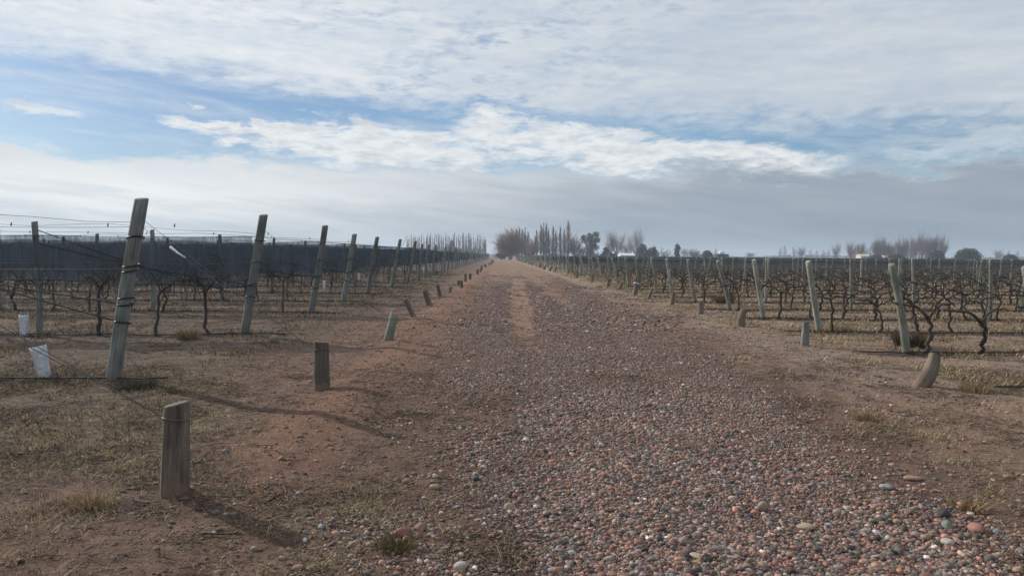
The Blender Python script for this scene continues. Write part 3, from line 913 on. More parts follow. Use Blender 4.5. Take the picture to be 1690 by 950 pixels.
# short cut stub in the left foreground and a low grey stub
x, y = gp(454, 565)
obj_me = post_mesh('post_stub', .09, .085, .08, M_greypost, 16, 3, .0, 5, .05, .03)
thing('post_stub', 'very low cut off grey green post end beside the second left end post', 'stub', (x, y, hz(x, y)), me=obj_me)

BASE_X = {}
left_lab = {1: 'tallest grey weathered end post at the left, leaning right, with thick black bands', 2: 'grey end post second from the left, leaning right with a loose black loop',
            3: 'grey end post third from the left, leaning towards the road', 4: 'grey end post fourth from the left, bands at mid height',
            5: 'grey end post fifth from the left, leaning strongly towards the road', 6: 'grey end post sixth from the left, with a curved cane rising from its top'}


def add_end_post(side, i, Y):
    left = side < 0
    if left:
        base = (LX.get(i, XL - .15 + .05 * rng.normal()), Y); h = 2.24 + .02 * min(i, 5); lean = R(9.5 if i < 6 else rng.uniform(5, 12))
        me = grey_posts[i % 4]
    else:
        base = ({1: 6.86, 2: 6.82, 3: 6.76, 4: 6.96, 5: 6.82}.get(i, XR + .06 * rng.normal()), Y); h = 1.53; lean = R([10, -11, -10.5, -10.5, -15, -11, -9][i] if i < 7 else -rng.uniform(6, 15))
        if i == 0: lean = R(-10)
        me = green_posts[i % 3]
    x, y = base; z = hz(x, y); BASE_X[(side, i)] = x
    if left:
        if i in left_lab: lab, grp = left_lab[i], 'grey end posts of the left rows'
        elif i == 0: lab, grp = 'grey end post out of view to the left of the nearest stump', 'grey end posts of the left rows'
        elif i < 12: lab, grp = f'small grey banded end post, {ORD[i]} from the left, on the left side of the road', 'grey end posts of the left rows'
        else: lab, grp = 'tiny far grey end post of the netted rows beyond the twelfth left post', 'far grey end posts'
    else:
        if i == 0: lab, grp = 'green end post just out of view to the right of the nearest right stump', 'green end posts of the right rows'
        elif i <= 12:
            lab = ['', 'nearest green end post on the right, leaning left with a slanted top', 'second nearest green end post on the right, leaning left beside a thin grey stub',
                   'third nearest green end post on the right, thick and leaning left'][i] if i < 4 else f'slim green end post leaning left, {ORD[i]} from the right edge'
            grp = 'green end posts of the right rows'
        else: lab, grp = 'tiny far green end post leaning left in the crowded line beyond the twelfth', 'far green end posts'
    t = thing('end_post', lab, 'post', (x, y, z), grp)
    po = obj('pole', me, t, (0, 0, 0), (0, lean, rng.uniform(0, 3) * 0))
    sx, cz = math.sin(lean), math.cos(lean)
    if left and i < 12:
        for hh in ([1.82, 1.47, 1.40, 1.05, .985, .74] if i == 1 else [1.9, 1.45, 1.0, .97, .72] if i < 6 else [1.45, .95]):
            hh += rng.normal(0, .02) if i > 1 else 0
            obj('wire_band', band_me, t, (sx * hh, 0, cz * hh), (rng.normal(0, .06), lean + rng.normal(0, .06), rng.uniform(0, 6)))
    elif not left and i < 7:
        for hh in (.80, 1.15, 1.44):
            o = obj('wire_band', ring_mesh('wire_band', .078, .003, M_wire, i), t, (sx * hh, 0, cz * hh), (0, lean, 0))
    # guy wires down to the anchor stump
    if left and 0 <= i < 6:
        s = [stump_pos_L[0], stump_pos_L[1], stump_pos_L[2], stump_pos_L[3], stump_pos_L[4], stump_pos_L[5]][i]
        for dz in ((0, -.09) if i < 3 else (0,)):
            a = (sx * (2.05 + dz) + .06, 0, cz * (2.05 + dz)); b_ = (s[0] - x - .08, s[1] - y, s[2] - z)
            obj('guy_wire', wire_mesh('guy_wire', a, b_, .003, M_wire, .02), t)
        if i == 1:
            v = np.array(a) * (1 - .17) + np.array(b_) * .17; g = G(); w = np.array(a) * (1 - .26) + np.array(b_) * .26
            addtube(g, [v, (v + w) / 2 + (0, 0, -.01), w], [.016, .013, .010], 6, True)
            obj('white_tensioner', g.mesh('white_tensioner', M_tag), t)
    if (not left) and i in (1, 2, 3, 4):
        s = stump_pos_R[[None, 0, 1, 2, 3][i]] if i != 1 else stump_pos_R[0]
    if left and i < 10:      # bracing lines rising to the top of the next post
        for hz0, hz1 in ((.74, 2.0), (.97, 1.75)):
            a = (sx * hz0, 0, cz * hz0); b_ = (-3.95, 0, hz1)
            obj('bracing_line', wire_mesh('bracing_line', a, b_, .009 if i < 4 else .012, M_black, .06), t)
        if i == 2:
            aa = np.linspace(0, math.pi, 14); g = G()
            addtube(g, np.stack([sx * 1.2 - .09 - .09 * np.sin(aa), 0 * aa - .02, .86 + .30 * np.cos(aa)], 1), .006, 5, False)
            obj('hose_loop', g.mesh('hose_loop', M_black), t)
        if i == 6:
            g = G(); tt = np.linspace(0, 1, 10)
            addtube(g, np.stack([sx * 2.1 + .42 * tt + .05 * np.sin(tt * 5), 0 * tt, 1.98 + .52 * tt ** 1.4], 1), .012 * (1 - .5 * tt), 5, False)
            obj('dry_cane', g.mesh('dry_cane', M_vine), t)
    return t


for i, Y in enumerate(LEFT_ROWS):
    if Y < 330: add_end_post(-1, i, Y)
for i, Y in enumerate(RIGHT_ROWS):
    if Y < 285: add_end_post(1, i, Y)


def in_view(x, y, m=.0):
    return y > .5 and -.695 - m < x / y < .725 + m


# line posts
cand = []
for i, Y in enumerate(LEFT_ROWS):
    x = (-4.86 if i == 1 else -5.15) - 3.75
    if i > 2: x -= rng.uniform(-.3, .6)
    while x > -.70 * Y - 1:
        cand.append((Y, x, -1, i)); x -= 4.1 if i < 10 else 5.5
for i, Y in enumerate(RIGHT_ROWS):
    x = XR + (rng.uniform(2.0, 5.4) if i > 3 else rng.uniform(4.6, 6.5))
    while x < .73 * Y + 1:
        cand.append((Y, x, 1, i)); x += 5.2
cand.sort(key=lambda c: c[0])
lp_grey = [post_mesh('line_pole', 2.20, .062, .055, M_greypost, 10, 5, .01, 70 + k) for k in range(3)]
lp_green = [post_mesh('line_pole', 1.50 + .03 * k, .050, .042, M_greenpost, 10, 5, .01, 80 + k) for k in range(3)]
far_g = {-1: G(), 1: G()}
cnt = 0; seen = {}
for (Y, x, sd, i) in cand:
    lean = rng.normal(0, 3.0 if sd > 0 else 1.5)
    if rng.random() < .12 and sd > 0: lean = rng.uniform(6, 12) * rng.choice([-1, 1])
    if cnt < 290:
        k = seen.get((sd, i), 0) + 1; seen[(sd, i)] = k
        rn = ORD[i] if i <= 20 else None
        sname = 'left' if sd < 0 else 'right'
        colr = 'grey' if sd < 0 else 'green'
        if Y < 36 and k <= 8:
            lab = f'slim {colr} trellis post in the {ORD[max(i,1)]} row on the {sname}, {ORD[k]} from its end'; grp = f'trellis posts of the near {sname} rows'
        elif rn:
            lab = f'far slim {colr} trellis post standing in the {rn} row on the {sname}'; grp = f'{colr} trellis posts of the {rn} {sname} row'
            if k <= 8 and Y < 36: pass
        else:
            lab = f'tiny {colr} trellis post beyond the twentieth row on the {sname}'; grp = f'tiny far {colr} trellis posts'
        thing('trellis_post', lab, 'post', (x, Y, hz(x, Y)), grp, (R(rng.normal(0, 1.5)), R(lean), rng.uniform(0, 6) * 0), (lp_grey if sd < 0 else lp_green)[cnt % 3])
        cnt += 1
    else:
        h = 1.95 if sd < 0 else 1.52
        addtube(far_g[sd], [(x, Y, 0), (x + math.sin(R(lean)) * h, Y, h)], [.055, .05], 4, False)
for sd, nm in ((-1, 'grey'), (1, 'green')):
    if far_g[sd].n:
        obj('distant_posts', far_g[sd].mesh('distant_posts', M_greypost if sd < 0 else M_greenpost), label=f'far {nm} trellis posts crowding towards the horizon', category='posts', kind='stuff')

# ------------------------------------------------------------------ wires, hoses, nets
for sd, rows in ((-1, LEFT_ROWS), (1, RIGHT_ROWS)):
    for i, Y in enumerate(rows):
        if Y > 62: break
        ext = max(.75 * Y + 4, 13); nseg = int(ext / 1.3) + 4
        x0 = (XL if sd < 0 else XR); x1 = sd * ext
        nm = 'left' if sd < 0 else 'right'
        t = thing('trellis_wires', f'taut thin wires strung through the {ORD[max(i,1)] if i else "out of view nearest"} row on the {nm}', 'wires', (x0, Y, 0), f'trellis wires of the {nm} rows')
        xb = BASE_X.get((sd, i), x0)
        hs = (1.02, 1.40, 1.93, 2.14) if sd < 0 else (.78, 1.12, 1.46)
        for h in hs:
            n = nseg; tt = np.linspace(0, 1, n)
            off = (.167 * min(h, 1.98) if sd < 0 else -.17 * h) + xb - x0
            rise = (-.16 * np.clip(1 - tt * ext / 4.2, 0, 1)) if h > 2 else 0
            P = np.stack([off + (x1 - x0 - off) * tt, 0 * tt, rise + h + .02 * rng.normal(0, 1, n) * .5 - .03 * np.abs(np.sin(tt * ext * .76))], 1)
            g = G(); addtube(g, P, max(.0028, .00022 * Y), 4, False)
            if sd < 0 and h > 2 and 1 < i < 6:      # clips on the top wires
                for cx in np.arange(.8, ext - 6, 1.6):
                    xx = -cx - rng.uniform(0, .5)
                    addtube(g, [(xx, 0, h - .05), (xx + .01, 0, h + .015)], [.014, .010], 5, True)
            obj('wire', g.mesh('wire', M_wire if h < 1.5 or sd > 0 else M_black), t)
        n = nseg * 2; tt = np.linspace(0, 1, n); xx = x0 + sd * -.5 + (x1 - x0) * tt
        if Y < 45:
            if sd > 0: xx = x0 - .75 + (x1 - x0) * tt
            else: xx = x0 + .9 + (x1 - x0 - .9) * tt
            yy = Y - .10 + .05 * np.sin(tt * 9 + i)
            g = G(); addtube(g, np.stack([xx - x0, yy - Y, height(xx, yy) + .035], 1), max(.011, .0004 * Y), 6, True)
            thing('drip_hose', f'black drip hose lying along the foot of the {ORD[max(i,1)] if i else "unseen nearest"} row on the {nm}', 'hose', (x0, Y, 0), f'drip hoses of the {nm} rows', me=g.mesh('drip_hose', M_black))


def net(Y, x0, x1, zt, zb, i, nm):
    L = abs(x1 - x0); n = max(8, int(L / (.35 if Y < 40 else 1.0))); m = 7 if Y < 60 else 3
    tx = np.linspace(0, 1, n); tz = np.linspace(0, 1, m)
    X, T = np.meshgrid(tx, tz)
    wx = x0 + (x1 - x0) * X
    bot = zb + .17 * (fbm(wx / 1.7 + i * 7, wx * 0 + i, 3, 61) - .5) * 2 - .05 * np.abs(np.sin(wx * .8))
    top = zt - .035 * np.abs(np.sin((wx - x0) * .78))
    Z = top + (bot - top) * T
    # draws in to the end post along a slant
    Z = np.where(T > 0, Z, Z)
    Yo = .07 * (fbm(wx / .5, T * 2 + i * 3, 3, 62) - .5) * (T > 0) + .02
    V = np.stack([wx - x0, Yo, Z], -1).reshape(-1, 3)
    idx = np.arange(n * m).reshape(m, n)
    F = np.stack([idx[:-1, :-1], idx[1:, :-1], idx[1:, 1:], idx[:-1, 1:]], -1).reshape(-1, 4)
    g = G(); g.add(V, F)
    # rolled hem along the bottom
    hem = V[-n:]; addtube(g, hem, .018, 5, False)
    if Y < 62 and i <= 12:
        lab = f'dark hail net hanging along the {ORD[max(i, 1)]} row on the {nm}' if i else f'dark hail net out of view on the nearest {nm} row'; grp = f'hail nets on the near {nm} rows'
    else:
        lab = f'distant dark hail net, one of many merging into a band on the {nm}'; grp = f'distant hail nets on the {nm}'
    thing('hail_net', lab, 'net', (x0, Y, 0), grp, me=g.mesh('hail_net', M_net))


for i, Y in enumerate(LEFT_ROWS):
    if i < 2: continue
    net(Y, (-4.55 if i == 1 else -4.80), -max(.72 * Y + 2, 9), 1.93, 1.03, i, 'left')
for i, Y in enumerate(RIGHT_ROWS):
    if Y < 64: continue
    net(Y, XR - .1, .75 * Y + 2, 1.50, 1.02, i, 'right')


# ------------------------------------------------------------------ vines
def vine_parts(seed, left, low=False):
    q = np.random.default_rng(seed); S_ = 3 if low else 8
    hc = q.uniform(.58, .72) if not left else q.uniform(.78, .95)
    top = q.uniform(.74, .82) if not left else 1.04
    n = 5 if low else 10; t = np.linspace(0, 1, n)
    lx = q.uniform(-.16, .16); bend = q.uniform(-.11, .11); b2 = q.normal(0, .025, n); b2[0] = 0
    tr = np.stack([lx * t + bend * np.sin(t * 3.1) + b2, q.uniform(-.08, .08) * t + q.normal(0, .012, n), -.05 + (hc + .05) * t], 1)
    r = q.uniform(.021, .031) * (1.25 - .35 * t + .25 * np.exp(-((t - 1) / .12) ** 2) + .12 * q.normal(0, 1, n))
    trunk = G(); addtube(trunk, tr, np.abs(r), S_, not low, wob=0 if low else .35, seed=seed)
    arms = []
    for s in (-1, 1):
        g = G(); ln = q.uniform(.38, .56); m = 4 if low else 9; t = np.linspace(0, 1, m)
        P = tr[-1] + np.stack([s * ln * t ** .9, q.normal(0, .012, m) * (t > 0), (top - hc) * np.minimum(1, t * q.uniform(1.6, 3.2)) + q.normal(0, .016, m) * (t > 0)], 1)
        P[0] = tr[-1] - (0, 0, .03)
        rr = q.uniform(.013, .019) * (1.25 - .5 * t) * (1 + .15 * q.normal(0, 1, m))
        addtube(g, P, np.abs(rr), S_, not low, wob=0 if low else .4, seed=seed + 3 + s)
        # spurs and cane stubs
        for k in range((q.integers(3, 6) if not left else q.integers(12, 20)) if not low else (2 if not left else 4)):
            u = q.uniform(.15, 1.0); j = P[min(m - 1, int(u * (m - 1)))]
            L = q.uniform(.03, .11) if not left else q.uniform(.08, .50)
            if q.random() < .10: L = q.uniform(.25, .5)
            e = j + np.array([q.normal(0, .45) * L, q.normal(0, .35) * L, L * (1 if (q.random() < .6 or not left) else -1)])
            mid = (j + e) / 2 + q.normal(0, .012, 3)
            addtube(g, [j, mid, e], [.008, .006, .0035 if not low else .006], 3 if low else 5, False)
        arms.append(g)
    return trunk, arms


VAR = {}
for left in (True, False):
    VAR[left] = []
    for k in range(16):
        tr, ar = vine_parts(300 + k + 50 * left, left)
        VAR[left].append((tr.mesh('vine_trunk', M_vine), ar[0].mesh('vine_arm', M_vine), ar[1].mesh('vine_arm', M_vine)))
vc = []
for i, Y in enumerate(LEFT_ROWS):
    if i == 0: continue
    x = -5.15 - rng.uniform(.5, 1.3)
    if i == 2: x = -5.7
    while x > -.715 * Y - .6:
        if rng.random() > .10 and not (i == 1 and x > -6.35) and not (i == 2 and -9.6 < x < -8.9): vc.append((Y, x, True, i))
        x -= rng.uniform(.85, 1.25) if Y < 130 else 2.0
for i, Y in enumerate(RIGHT_ROWS):
    x = XR + (.38 if i else .9)
    while x < .735 * Y + .6 or (i == 0 and x < 11):
        if rng.random() > .05: vc.append((Y, x, False, i))
        x += rng.uniform(.72, .95) if Y < 110 else 1.8
vc.sort(key=lambda c: c[0])
LOW = {L: [vine_parts(700 + k + 50 * L, L, True) for k in range(8)] for L in (True, False)}
far = {True: G(), False: G()}
nv = 0; seen = {}
for (Y, x, L, i) in vc:
    z = hz(x, Y)
    if nv < 290:
        k = seen.get((L, i), 0) + 1; seen[(L, i)] = k
        nm = 'left' if L else 'right'
        rn = 'unseen nearest' if i == 0 else ORD[i]
        if k <= 12 and Y < 30:
            lab = f'bare grapevine in the {rn} row on the {nm}, {ORD[k]} from its end post'; grp = f'grapevines near the end of the {rn} {nm} row'
        else:
            lab = f'bare grapevine farther along the {rn} row on the {nm}' if Y < 30 else f'small dark bare grapevine standing in the {rn} row on the {nm}'; grp = f'grapevines farther in the {rn} {nm} row'
        t = thing('grapevine', lab, 'grapevine', (x, Y + rng.normal(0, .04), z), grp, (0, R(rng.normal(0, 3)), R(rng.choice([0, 180]) + rng.normal(0, 8))))
        s = rng.uniform(.93, 1.07); t.scale = (rng.uniform(.9, 1.1), 1, s)
        a, b_, c_ = VAR[L][rng.integers(0, 16)]
        obj('trunk', a, t); obj('arm', b_, t); obj('arm', c_, t)
        nv += 1
    else:
        tr, ar = LOW[L][rng.integers(0, 8)]; fl = rng.choice([-1, 1])
        for gg in (tr, *ar):
            off = 0
            for vv, in zip(gg.v):
                pass
            V = np.concatenate(gg.v) * (fl, 1, 1) + (x, Y, z)
            F = np.concatenate(gg.f[4])
            # thicken slightly with distance so they keep their weight
            far[L].add(V, F)
for L, nm in ((True, 'left'), (False, 'right')):
    obj('distant_vines', far[L].mesh('distant_vines', M_vine_far), label=f'countless bare vines of the far rows on the {nm}', category='vines', kind='stuff')


# ------------------------------------------------------------------ grow tubes
def grow_tube(px, py, h, r, lean, label, flare=1.25, y_over=None):
    x, y = gp(px, py)
    g = G(); sides = 18; a = np.arange(sides) / sides * 2 * np.pi; rings = 8; V = []
    q = np.random.default_rng(int(px))
    for s_, off in ((1, 0), (-1, .004)):
        for k in range(rings):
            f = k / (rings - 1); rr = (r - off) * (1 + (flare - 1) * f)
            V.append(np.stack([np.cos(a) * rr, np.sin(a) * rr * .9, np.full(sides, f * h) + (.003 * np.sin(a * 2 + 1) + .002 * np.sin(a * 5) if k == rings - 1 else 0)], 1))
    V = np.concatenate(V); F = []
    for k in range(rings - 1):
        for j in range(sides):
            p0 = k * sides + j; p1 = k * sides + (j + 1) % sides; F.append((p0, p1, p1 + sides, p0 + sides))
            q0 = p0 + rings * sides; q1 = p1 + rings * sides; F.append((q0, q0 + sides, q1 + sides, q1))
    o = (rings - 1) * sides
    for j in range(sides):
        F.append((o + j, o + (j + 1) % sides, o + rings * sides + (j + 1) % sides, o + rings * sides + j))
    g.add(V, np.array(F))
    t = thing('grow_tube', label, 'vine guard', (x, y, hz(x, y) - .01), 'white plastic vine guards', (0, R(lean), 0))
    obj('sleeve', g.mesh('sleeve', M_white), t)
    s = G(); tt = np.linspace(0, 1, 6); addtube(s, np.stack([.02 * np.sin(tt * 5), 0 * tt, (h + .16) * tt], 1), .007 * (1.2 - tt), 5, False)
    obj('young_vine', s.mesh('young_vine', M_vine), t)


grow_tube(79, 622, .43, .072, -12, 'flared white plastic vine guard leaning left, larger of two left of the big post', 1.4)
grow_tube(47, 551, .40, .085, -2, 'upright white vine guard behind the flared one at the left', 1.05)
for (px, py, h, lean, lab) in [(536, 478, .42, 0, 'small white vine guard between the second and third end posts on the left'),
                               (593, 462, .45, 3, 'small white vine guard seen behind the fourth left end post'),
                               (700, 452, .55, 0, 'tiny white vine guard beside far end posts on the left'),
                               (372, 478, .34, 6, 'small white vine guard left of the second end post'),
                               (1279, 449, .5, -6, 'tiny white vine guard far in the right rows, left of another white speck'),
                               (1301, 450, .4, 4, 'tiny white vine guard far in the right rows, right of another white speck')]:
    grow_tube(px, py, h, .05, lean, lab, 1.1)

# clumps of weeds beside near posts
def tuft(px, py, r, h, n, cols, label, m=None):
    x, y = gp(px, py); q = np.random.default_rng(int(px + py)); g = G()
    for k in range(n):
        a = q.uniform(0, 6.28); d = r * q.random() ** .7; ti = q.uniform(.1, .9)
        p0 = np.array([math.cos(a) * d, math.sin(a) * d, -.02]); L = h * q.uniform(.5, 1.1)
        p1 = p0 + np.array([math.cos(a + q.normal(0, .6)) * ti * L * .5, math.sin(a) * ti * L * .5, L * .6]); p2 = p1 + np.array([math.cos(a) * ti * L * .5, math.sin(a) * ti * L * .5, L * .3])
        addtube(g, [p0, p1, p2], [.003, .0022, .001], 3, False, cols[q.integers(0, len(cols))] * q.uniform(.7, 1.2))
    thing('weed_tuft', label, 'weed', (x, y, hz(x, y)), me=g.mesh('weed_tuft', M_grass))


tuft(1512, 574, .24, .34, 700, DARKW * 1.2, 'dark bushy dead weed clump behind the nearest right end post')
tuft(1196, 500, .38, .42, 500, np.array([(.13, .09, .06), (.19, .13, .09)]), 'round reddish brown tumbleweed between right end posts')
tuft(313, 560, .16, .24, 350, OLIVE * 1.3, 'yellow green weed tuft at the foot of a thin vine left of the second post')
tuft(224, 640, .22, .16, 300, DARKW, 'dark weed tuft on the right of the big left post foot')
tuft(1398, 549, .22, .20, 300, STRAW, 'pale straw tuft between the second right end post and the nearest')
tuft(1625, 650, .16, .15, 260, STRAW, 'pale straw tuft right of the nearest right stump')
tuft(1616, 845, .11, .09, 160, STRAW, 'thin dry straw tuft in the gravel beside the charcoal stone')
tuft(150, 838, .12, .12, 160, STRAW, 'wiry pale weed on the earth at the lower left')
tuft(1445, 700, .12, .12, 200, STRAW, 'low straw tuft at the border of gravel and sand on the right')
tuft(655, 905, .10, .10, 200, OLIVE, 'dry olive weed beside the dark red stone')


# ------------------------------------------------------------------ trees
def branch(g, p, d, L, r, q, depth, up=.15, spread=.6, n=3):
    k = 4; t = np.linspace(0, 1, k)[:, None]
    bend = q.normal(0, .10, 3) * L
    P = p + d * L * t + bend * t * t + np.array([0, 0, up * L]) * t * t
    addtube(g, P, r * np.linspace(1, .55, k), 4 if depth > 2 else 3, False)
    if depth <= 0: return
    for i in range(n):
        u = q.uniform(.35, 1); j = P[0] + (P[-1] - P[0]) * u
        nd = d + q.normal(0, spread, 3); nd[2] += up; nd /= np.linalg.norm(nd)
        branch(g, j, nd, L * q.uniform(.5, .78), r * .55, q, depth - 1, up, spread, n)


def poplar(h, w, seed, nb=90, tw=.022):
    q = np.random.default_rng(seed); tr = G(); cr = G(); n = 7; t = np.linspace(0, 1, n)
    P = np.stack([.02 * h * q.normal(0, .4, n) * t, .02 * h * q.normal(0, .4, n) * t, h * t * .97], 1)
    addtube(tr, P, .016 * h * (1.05 - t) + .01, 6, False)
    for k in range(nb):
        u = q.uniform(.10, .97) if nb < 200 else q.uniform(.05, .97); a = q.uniform(0, 6.28)
        L = h * q.uniform(.10, .26) * (1.1 - .6 * u); out = w * q.uniform(.4, 1.1) * math.sin(math.pi * min(1, u * .85 + .2))
        p0 = np.array([np.interp(u, t, P[:, 0]), np.interp(u, t, P[:, 1]), u * h * .97])
        c, s = math.cos(a), math.sin(a)
        Q = [p0, p0 + (c * out * .6, s * out * .6, L * .35), p0 + (c * out, s * out, L)]
        addtube(cr, Q, [tw * 1.6, tw * 1.2, tw * .5], 3, False)
        for _ in range(2):
            v = Q[1] if q.random() < .5 else (Q[1] + Q[2]) / 2
            addtube(cr, [v, v + (q.normal(0, w * .25), q.normal(0, w * .25), L * q.uniform(.3, .7))], [tw * .8, tw * .3], 3, False)
    return tr, cr


def spreading(h, w, seed, depth=4, r=.018, up=.12, spread=.55, base=.22, n=4, tall=1.0):
    q = np.random.default_rng(seed); tr = G(); cr = G()
    addtube(tr, [(0, 0, -.2), (q.normal(0, .1), 0, h * base * .5), (q.normal(0, .2), 0, h * base)], [.045 * h * .7, .03 * h, .027 * h], 8, False)
    for k in range(7):
        a = k * .9 + q.uniform(0, .5); ti = q.uniform(.15, 1.0) * w / h * 1.3
        d = np.array([math.cos(a) * ti, math.sin(a) * ti, 1.0 * tall]); d /= np.linalg.norm(d)
        branch(cr, np.array([0, 0, h * base * q.uniform(.6, 1)]), d, h * .36, r * h, q, depth, up, spread, n)
    # settle to the wanted height
    V = np.concatenate(cr.v); zmax = V[:, 2].max(); k = (h - h * base) / max(zmax - h * base, .1); wx = np.percentile(np.abs(V[:, 0]), 97); kx = (w / 2) / wx
    cr.v = [np.stack([v[:, 0] * kx, v[:, 1] * kx, np.where(v[:, 2] > h * base, h * base + (v[:, 2] - h * base) * k, v[:, 2])], 1).astype(np.float32) for v in cr.v]
    return tr, cr


def dome(h, w, seed, nl=26, nt=16, tw=.03, droop=.0, base=.12):
    q = np.random.default_rng(seed); tr = G(); cr = G()
    addtube(tr, [(0, 0, -.2), (.05, 0, h * base * .6), (0, 0, h * base)], [.045 * h, .034 * h, .03 * h], 8, False)
    for k in range(nl):
        a = k * 2.4 + q.uniform(-.3, .3); e = math.asin(q.uniform(.02, .98)); rad = q.uniform(.80, .96)
        lump = 1 + .10 * math.sin(3 * a + seed) + .07 * math.sin(5 * e + a)
        tip = np.array([math.cos(a) * math.cos(e) * w / 2, math.sin(a) * math.cos(e) * w / 2, h * base + (h * (1 - base)) * (.22 + .78 * math.sin(e))]) * (rad * lump, rad * lump, rad if e > .3 else 1)
        p0 = np.array([0, 0, h * base * q.uniform(.5, 1)]); mid = (p0 + tip) / 2 + (0, 0, .10 * h) + q.normal(0, .03 * h, 3)
        t = np.linspace(0, 1, 6)[:, None]; Q = (1 - t) ** 2 * p0 + 2 * t * (1 - t) * mid + t * t * tip
        addtube(cr, Q, .010 * h * np.linspace(1, .3, 6), 4, False)
        for _ in range(nt):
            u = q.uniform(.3, 1); j = Q[min(5, int(u * 5.99))]
            d = (tip - p0) / np.linalg.norm(tip - p0) * .7 + q.normal(0, .45, 3); d[2] += .25 - droop; L = h * q.uniform(.07, .17)
            e1 = j + d * L
            addtube(cr, [j, e1], [tw, tw * .6], 3, False)
            for _ in range(5):
                d2 = d + q.normal(0, .5, 3); d2[2] -= droop
                addtube(cr, [j + d * L * q.uniform(.2, 1), e1 + d2 * L * .7], [tw * .6, tw * .3], 3, False)
    return tr, cr


def leafy(h, w, seed, lobes, nleaf=2600, lsz=.16, base=.15):
    """lobes: (x, z, rx, rz) in fractions of w and h; leaf-sized faces through the volume"""
    q = np.random.default_rng(seed); tr = G(); cr = G()
    addtube(tr, [(0, 0, -.2), (.02 * h, 0, h * base), (.0, 0, h * .55)], [.035 * h, .026 * h, .012 * h], 7, False)
    for lx, lz, rx, rz in lobes:
        c = np.array([lx * w, q.normal(0, .05) * w, lz * h])
        if base > .05: addtube(tr, [(0, 0, h * base), tuple((np.array([0, 0, h * base]) + c) / 2 + (0, 0, -.03 * h)), tuple(c)], [.018 * h, .012 * h, .006 * h], 5, False)
        n = int(nleaf * rx * rz * 4)
        d = q.normal(0, 1, (n, 3)); d /= np.linalg.norm(d, axis=1)[:, None]
        rad = q.random(n) ** .38
        lump = 1 + .22 * np.sin(d[:, 0] * 5 + lx * 9) * np.sin(d[:, 2] * 6 + lz * 7) + .12 * np.sin(d[:, 1] * 9)
        P = c + d * (rad * lump)[:, None] * np.array([rx * w, rx * w * .9, rz * h])
        a = q.normal(0, 1, (n, 3)); a /= np.linalg.norm(a, axis=1)[:, None]; b = np.cross(a, q.normal(0, 1, (n, 3))); b /= np.linalg.norm(b, axis=1)[:, None] + 1e-6
        s = lsz * q.uniform(.5, 1.3, (n, 1))
        V = np.stack([P - a * s, P + b * s * .5, P + a * s, P - b * s * .5], 1).reshape(-1, 3)
        cr.add(V, np.arange(n * 4).reshape(-1, 4))
    return tr, cr


def tree(name, label, cat, px, Y, tr, cr, m1, m2, group=None, rz=None, scale=(1, 1, 1), h_extra=0):
    x = (px - 825) / 1220 * Y
    t = thing(name, label, cat, (x, Y, 0), group, (0, 0, rng.uniform(0, 6) if rz is None else rz)); t.scale = scale
    a = tr if isinstance(tr, bpy.types.Mesh) else tr.mesh('trunk', m1)
    b = cr if isinstance(cr, bpy.types.Mesh) else cr.mesh('crown', m2)
    obj('trunk', a, t); obj('crown', b, t)
    return t, a, b


# line of bare poplars behind the left vineyard
pop = []
for k in range(6):
    a, b = poplar(12, .7, 900 + k, 90, .036)
    pop.append((a.mesh('trunk', M_bark), b.mesh('crown', M_twig)))
px = 672
while px < 803:
    a, b = pop[rng.integers(0, 6)]
    hgt = rng.uniform(.84, 1.06) * (1 - .14 * sst(np.array(px), 780, 803)) * (.93 if px < 690 else 1)
    tree('bare_poplar', 'thin bare poplar in the row behind the left vineyard', 'tree', px, 370 + rng.uniform(-8, 8), a, b, None, None, 'bare poplars behind the left vineyard', None, (1, 1, float(hgt)))
    px += rng.uniform(1.8, 4.2)
a, b = leafy(8.8, 4.6, 31, [(0, .45, .42, .42), (.05, .8, .2, .2), (.45, .35, .3, .25)], 2200, .28)
tree('evergreen_tree', 'small dark evergreen standing among the thin poplars on the left', 'tree', 745, 355, a, b, M_bark, M_leaf, rz=0)
# willow at the end of the road and shrub under it
a, b = dome(9.9, 9.4, 41, 130, 16, .034, .45)
tree('bare_willow', 'broad rounded bare brown willow at the end of the road', 'tree', 841, 255, a, b, M_bark, M_twigbrown, rz=0)
a, b = dome(2.6, 4.2, 43, 60, 20, .03, .2)
tree('orange_shrub', 'orange red rounded shrub beneath the willow at the end of the road', 'shrub', 828, 235, a, b, M_bark, M_twigorange, rz=0)
# tall poplars right of the willow
tp = []
for k in range(5):
    a, b = poplar(13.5, 1.25, 950 + k, 190, .034); tp.append((a.mesh('trunk', M_bark), b.mesh('crown', M_twig)))
for (px, ty, lab) in [(844, 379, 'tall bare poplar rising faintly behind the willow crown'), (852, 378, 'tall slim poplar, leftmost of four right of the willow'), (856, 377, 'tall slim poplar, second of four right of the willow'),
                      (861, 380, 'tall slim poplar, third of four right of the willow'), (866, 377, 'tall slim poplar, rightmost of four right of the willow'),
                      (892, 372, 'tallest bare poplar, leftmost of the close middle clump'), (896.5, 370, 'tall bare poplar, second in the close middle clump'), (901, 370, 'tall bare poplar, third in the close middle clump'),
                      (905, 379, 'bare poplar at the right end of the close middle clump'), (912, 374, 'tall bare poplar, left one of a pair right of the middle clump'), (917, 382, 'shorter bare poplar, right one of a pair right of the middle clump'),
                      (924, 375, 'bare poplar left of the brownish feathery tree'), (885, 381, 'bare poplar rising just behind the low reddish brown tree'), (871, 383, 'short bare poplar filling the gap right of the four slim ones'),
                      (931, 380, 'bare poplar touching the left side of the brownish feathery tree')]:
    a, b = tp[rng.integers(0, 5)]; Y = 290; h = 1.6 + (421.5 - ty) * Y / 1220
    tree('tall_poplar', lab, 'tree', px, Y, a, b, None, None, 'tall poplars right of the road', None, (1, 1, h / 13.5))
